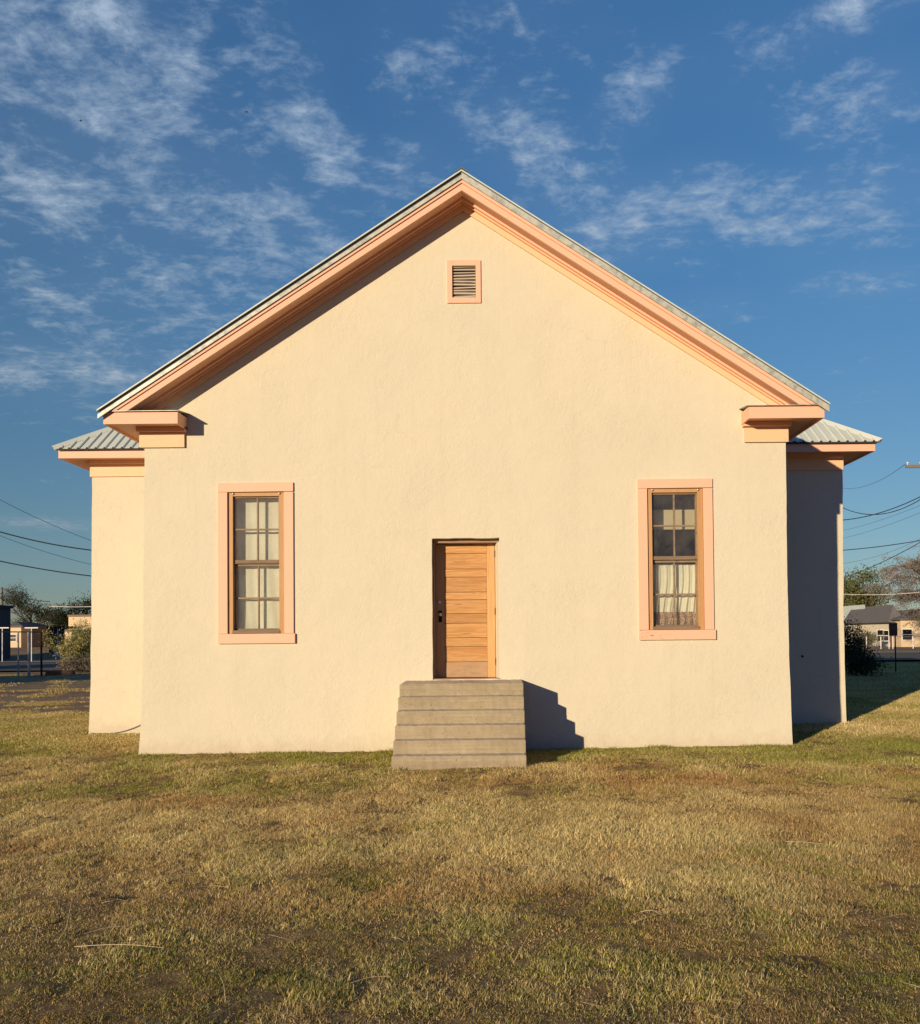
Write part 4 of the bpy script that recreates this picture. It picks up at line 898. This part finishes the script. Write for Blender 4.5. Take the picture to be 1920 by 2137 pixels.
up_amt = .30+.5*f2+.8*g2(X, Yp, .9, -5.8, 1.7, 1.4)+.4*g2(X, Yp, -3.2, -5., 1.7, 1.2)-.3*(Yp < -8)
tall = (f2+.5*f3+.9*g2(X, Yp, .9, -5.8, 1.7, 1.4)+.5*g2(X, Yp, -3.2, -5., 1.7, 1.2)-.35*(Yp > -1.2) > .12) & (rs.rand(len(X)) < .30) & (CO == 0)
kind = np.where(CO == 1, rs.randint(6, 8, len(X)), np.where(rs.rand(len(X)) < np.clip(up_amt, .12, .9), rs.randint(0, 3, len(X)), rs.randint(3, 6, len(X))))
bare = (fbm(X, Yp, .5, 31.) > -.22-.03*(Yp-8)) & far_l; f5 = fbm(X, Yp, 6.5, 44.); ok = ~(bare & (rs.rand(len(X)) < .93)) & ~((f5 < -.18) & (CO == 0) & (rs.rand(len(X)) < .85)) 
kind = np.where(tall, rs.randint(8, 11, len(X)), kind)
X, Yp, SC, kind, green, red, pale, f2 = [a_[ok] for a_ in (X, Yp, SC, kind, green, red, pale, f2)]
Z = np.array([gz(x, y) for x, y in zip(X, Yp)])-.004
sc = SC*rs.uniform(.7, 1.25, len(X))*(1+.35*np.clip(f2, -.5, .9)); sc *= np.where((kind < 3), 1+.5*g2(X, Yp, .9, -5.9, 1.5, 1.2), 1)
edge = (np.abs(Yp+.08) < .14) & (X > -5.3) & (X < 4.4); sc = np.where(edge & (rs.rand(len(X)) < .3), sc*1.5, sc)
me = bpy.data.meshes.new('grass'); me.vertices.add(len(X)); me.vertices.foreach_set('co', np.stack([X, Yp, Z], 1).ravel())
def addattr(nm, ty, dat, key='value'): a_ = me.attributes.new(nm, ty, 'POINT'); a_.data.foreach_set(key, dat)
addattr('rot', 'FLOAT', rs.uniform(0, 6.283, len(X))); addattr('scl', 'FLOAT', sc); addattr('idx', 'INT', kind.astype(np.int32))
addattr('patch', 'FLOAT_COLOR', np.stack([np.clip(green, .02, .98), np.clip(red, 0, 1), np.clip(pale, 0, 1), np.ones(len(X))], 1).ravel(), 'color')
go = bpy.data.objects.new('grass', me); S.collection.objects.link(go); go['kind'] = 'stuff'; go['label'] = 'mown half-dry lawn in front of the building'; go['category'] = 'grass'
me.materials.append(GRASS)
ng = bpy.data.node_groups.new('grass_scatter', 'GeometryNodeTree')
ng.interface.new_socket('Geometry', in_out='INPUT', socket_type='NodeSocketGeometry'); ng.interface.new_socket('Geometry', in_out='OUTPUT', socket_type='NodeSocketGeometry')
N_ = ng.nodes; Lk = ng.links; gi = N_.new('NodeGroupInput'); g_o = N_.new('NodeGroupOutput'); ip = N_.new('GeometryNodeInstanceOnPoints'); ci = N_.new('GeometryNodeCollectionInfo')
ci.inputs['Collection'].default_value = tufts; ci.inputs['Separate Children'].default_value = True; ci.inputs['Reset Children'].default_value = True
def na(nm, ty): a_ = N_.new('GeometryNodeInputNamedAttribute'); a_.data_type = ty; a_.inputs[0].default_value = nm; return a_.outputs[0]
m2p = N_.new('GeometryNodeMeshToPoints'); Lk.new(gi.outputs[0], m2p.inputs[0]); Lk.new(m2p.outputs[0], ip.inputs['Points']); Lk.new(ci.outputs[0], ip.inputs['Instance'])
ip.inputs['Pick Instance'].default_value = True; Lk.new(na('idx', 'INT'), ip.inputs['Instance Index'])
cx_ = N_.new('ShaderNodeCombineXYZ'); Lk.new(na('rot', 'FLOAT'), cx_.inputs[2]); Lk.new(cx_.outputs[0], ip.inputs['Rotation'])
Lk.new(na('scl', 'FLOAT'), ip.inputs['Scale']); Lk.new(ip.outputs[0], g_o.inputs[0])
md = go.modifiers.new('scatter', 'NODES'); md.node_group = ng
# fallen and standing dry stalks
sk = MB(); rnd = random.Random(9)
def stalk(p, q_, r, bow):
    p, q_ = Vector(p), Vector(q_); pts = []
    for i in range(7): f_ = i/6; c = p.lerp(q_, f_); c += Vector((bow*.3, bow, abs(bow)*.4))*math.sin(math.pi*f_); pts.append(c)
    sk.tube(pts, [r*(1-.5*i/6) for i in range(7)], 4, cap=False)
for k_ in range(70):
    y = rnd.uniform(-9.4, -1.2); x = rnd.uniform(-(1035/F)*dep(y), (885/F)*dep(y)); z = gz(x, y)
    if -1.45 < x < .45 and y > -2.1: continue
    L = rnd.uniform(.08, .32); az = rnd.uniform(0, 6.28); tone = rnd.random(); sk.tone = tone
    el = rnd.choice((.05, .1, .25, 1.2)); stalk((x, y, z+.03), (x+L*math.cos(az)*math.cos(el), y+L*math.sin(az)*math.cos(el), z+.04+L*.6*math.sin(el)), .0012, rnd.uniform(-.02, .02))
for (pa_, pb_, bow) in (((155, 1979), (340, 1985), .05), ((175, 1957), (268, 1938), .05), ((137, 1945), (150, 1880), .01), ((1640, 1762), (1722, 1771), .03), ((1338, 1920), (1380, 1932), .06)):
    def gp(pt):
        dd = _R @ np.array([(pt[0]-CX)/F, -(pt[1]-CY)/F, -1.]); t_ = (.05-CH)/dd[2]; return (t_*dd[0], -D+t_*dd[1], gz(t_*dd[0], -D+t_*dd[1])+.055)
    sk.tone = .9; stalk(gp(pa_), gp(pb_), .0018, bow*.4)
STRAW = mat('dry_stalk', (.6, .48, .27), .8, fn=lambda t, g: (t.mix(t.n('ShaderNodeAttribute', attribute_name='tone').outputs['Fac'], (.42, .32, .16), (.70, .58, .35)), None, None))
o = sk.build('dry_stalks', STRAW, fix=False); o['kind'] = 'stuff'; o['label'] = 'loose dry stalks lying in the lawn'; o['category'] = 'grass'
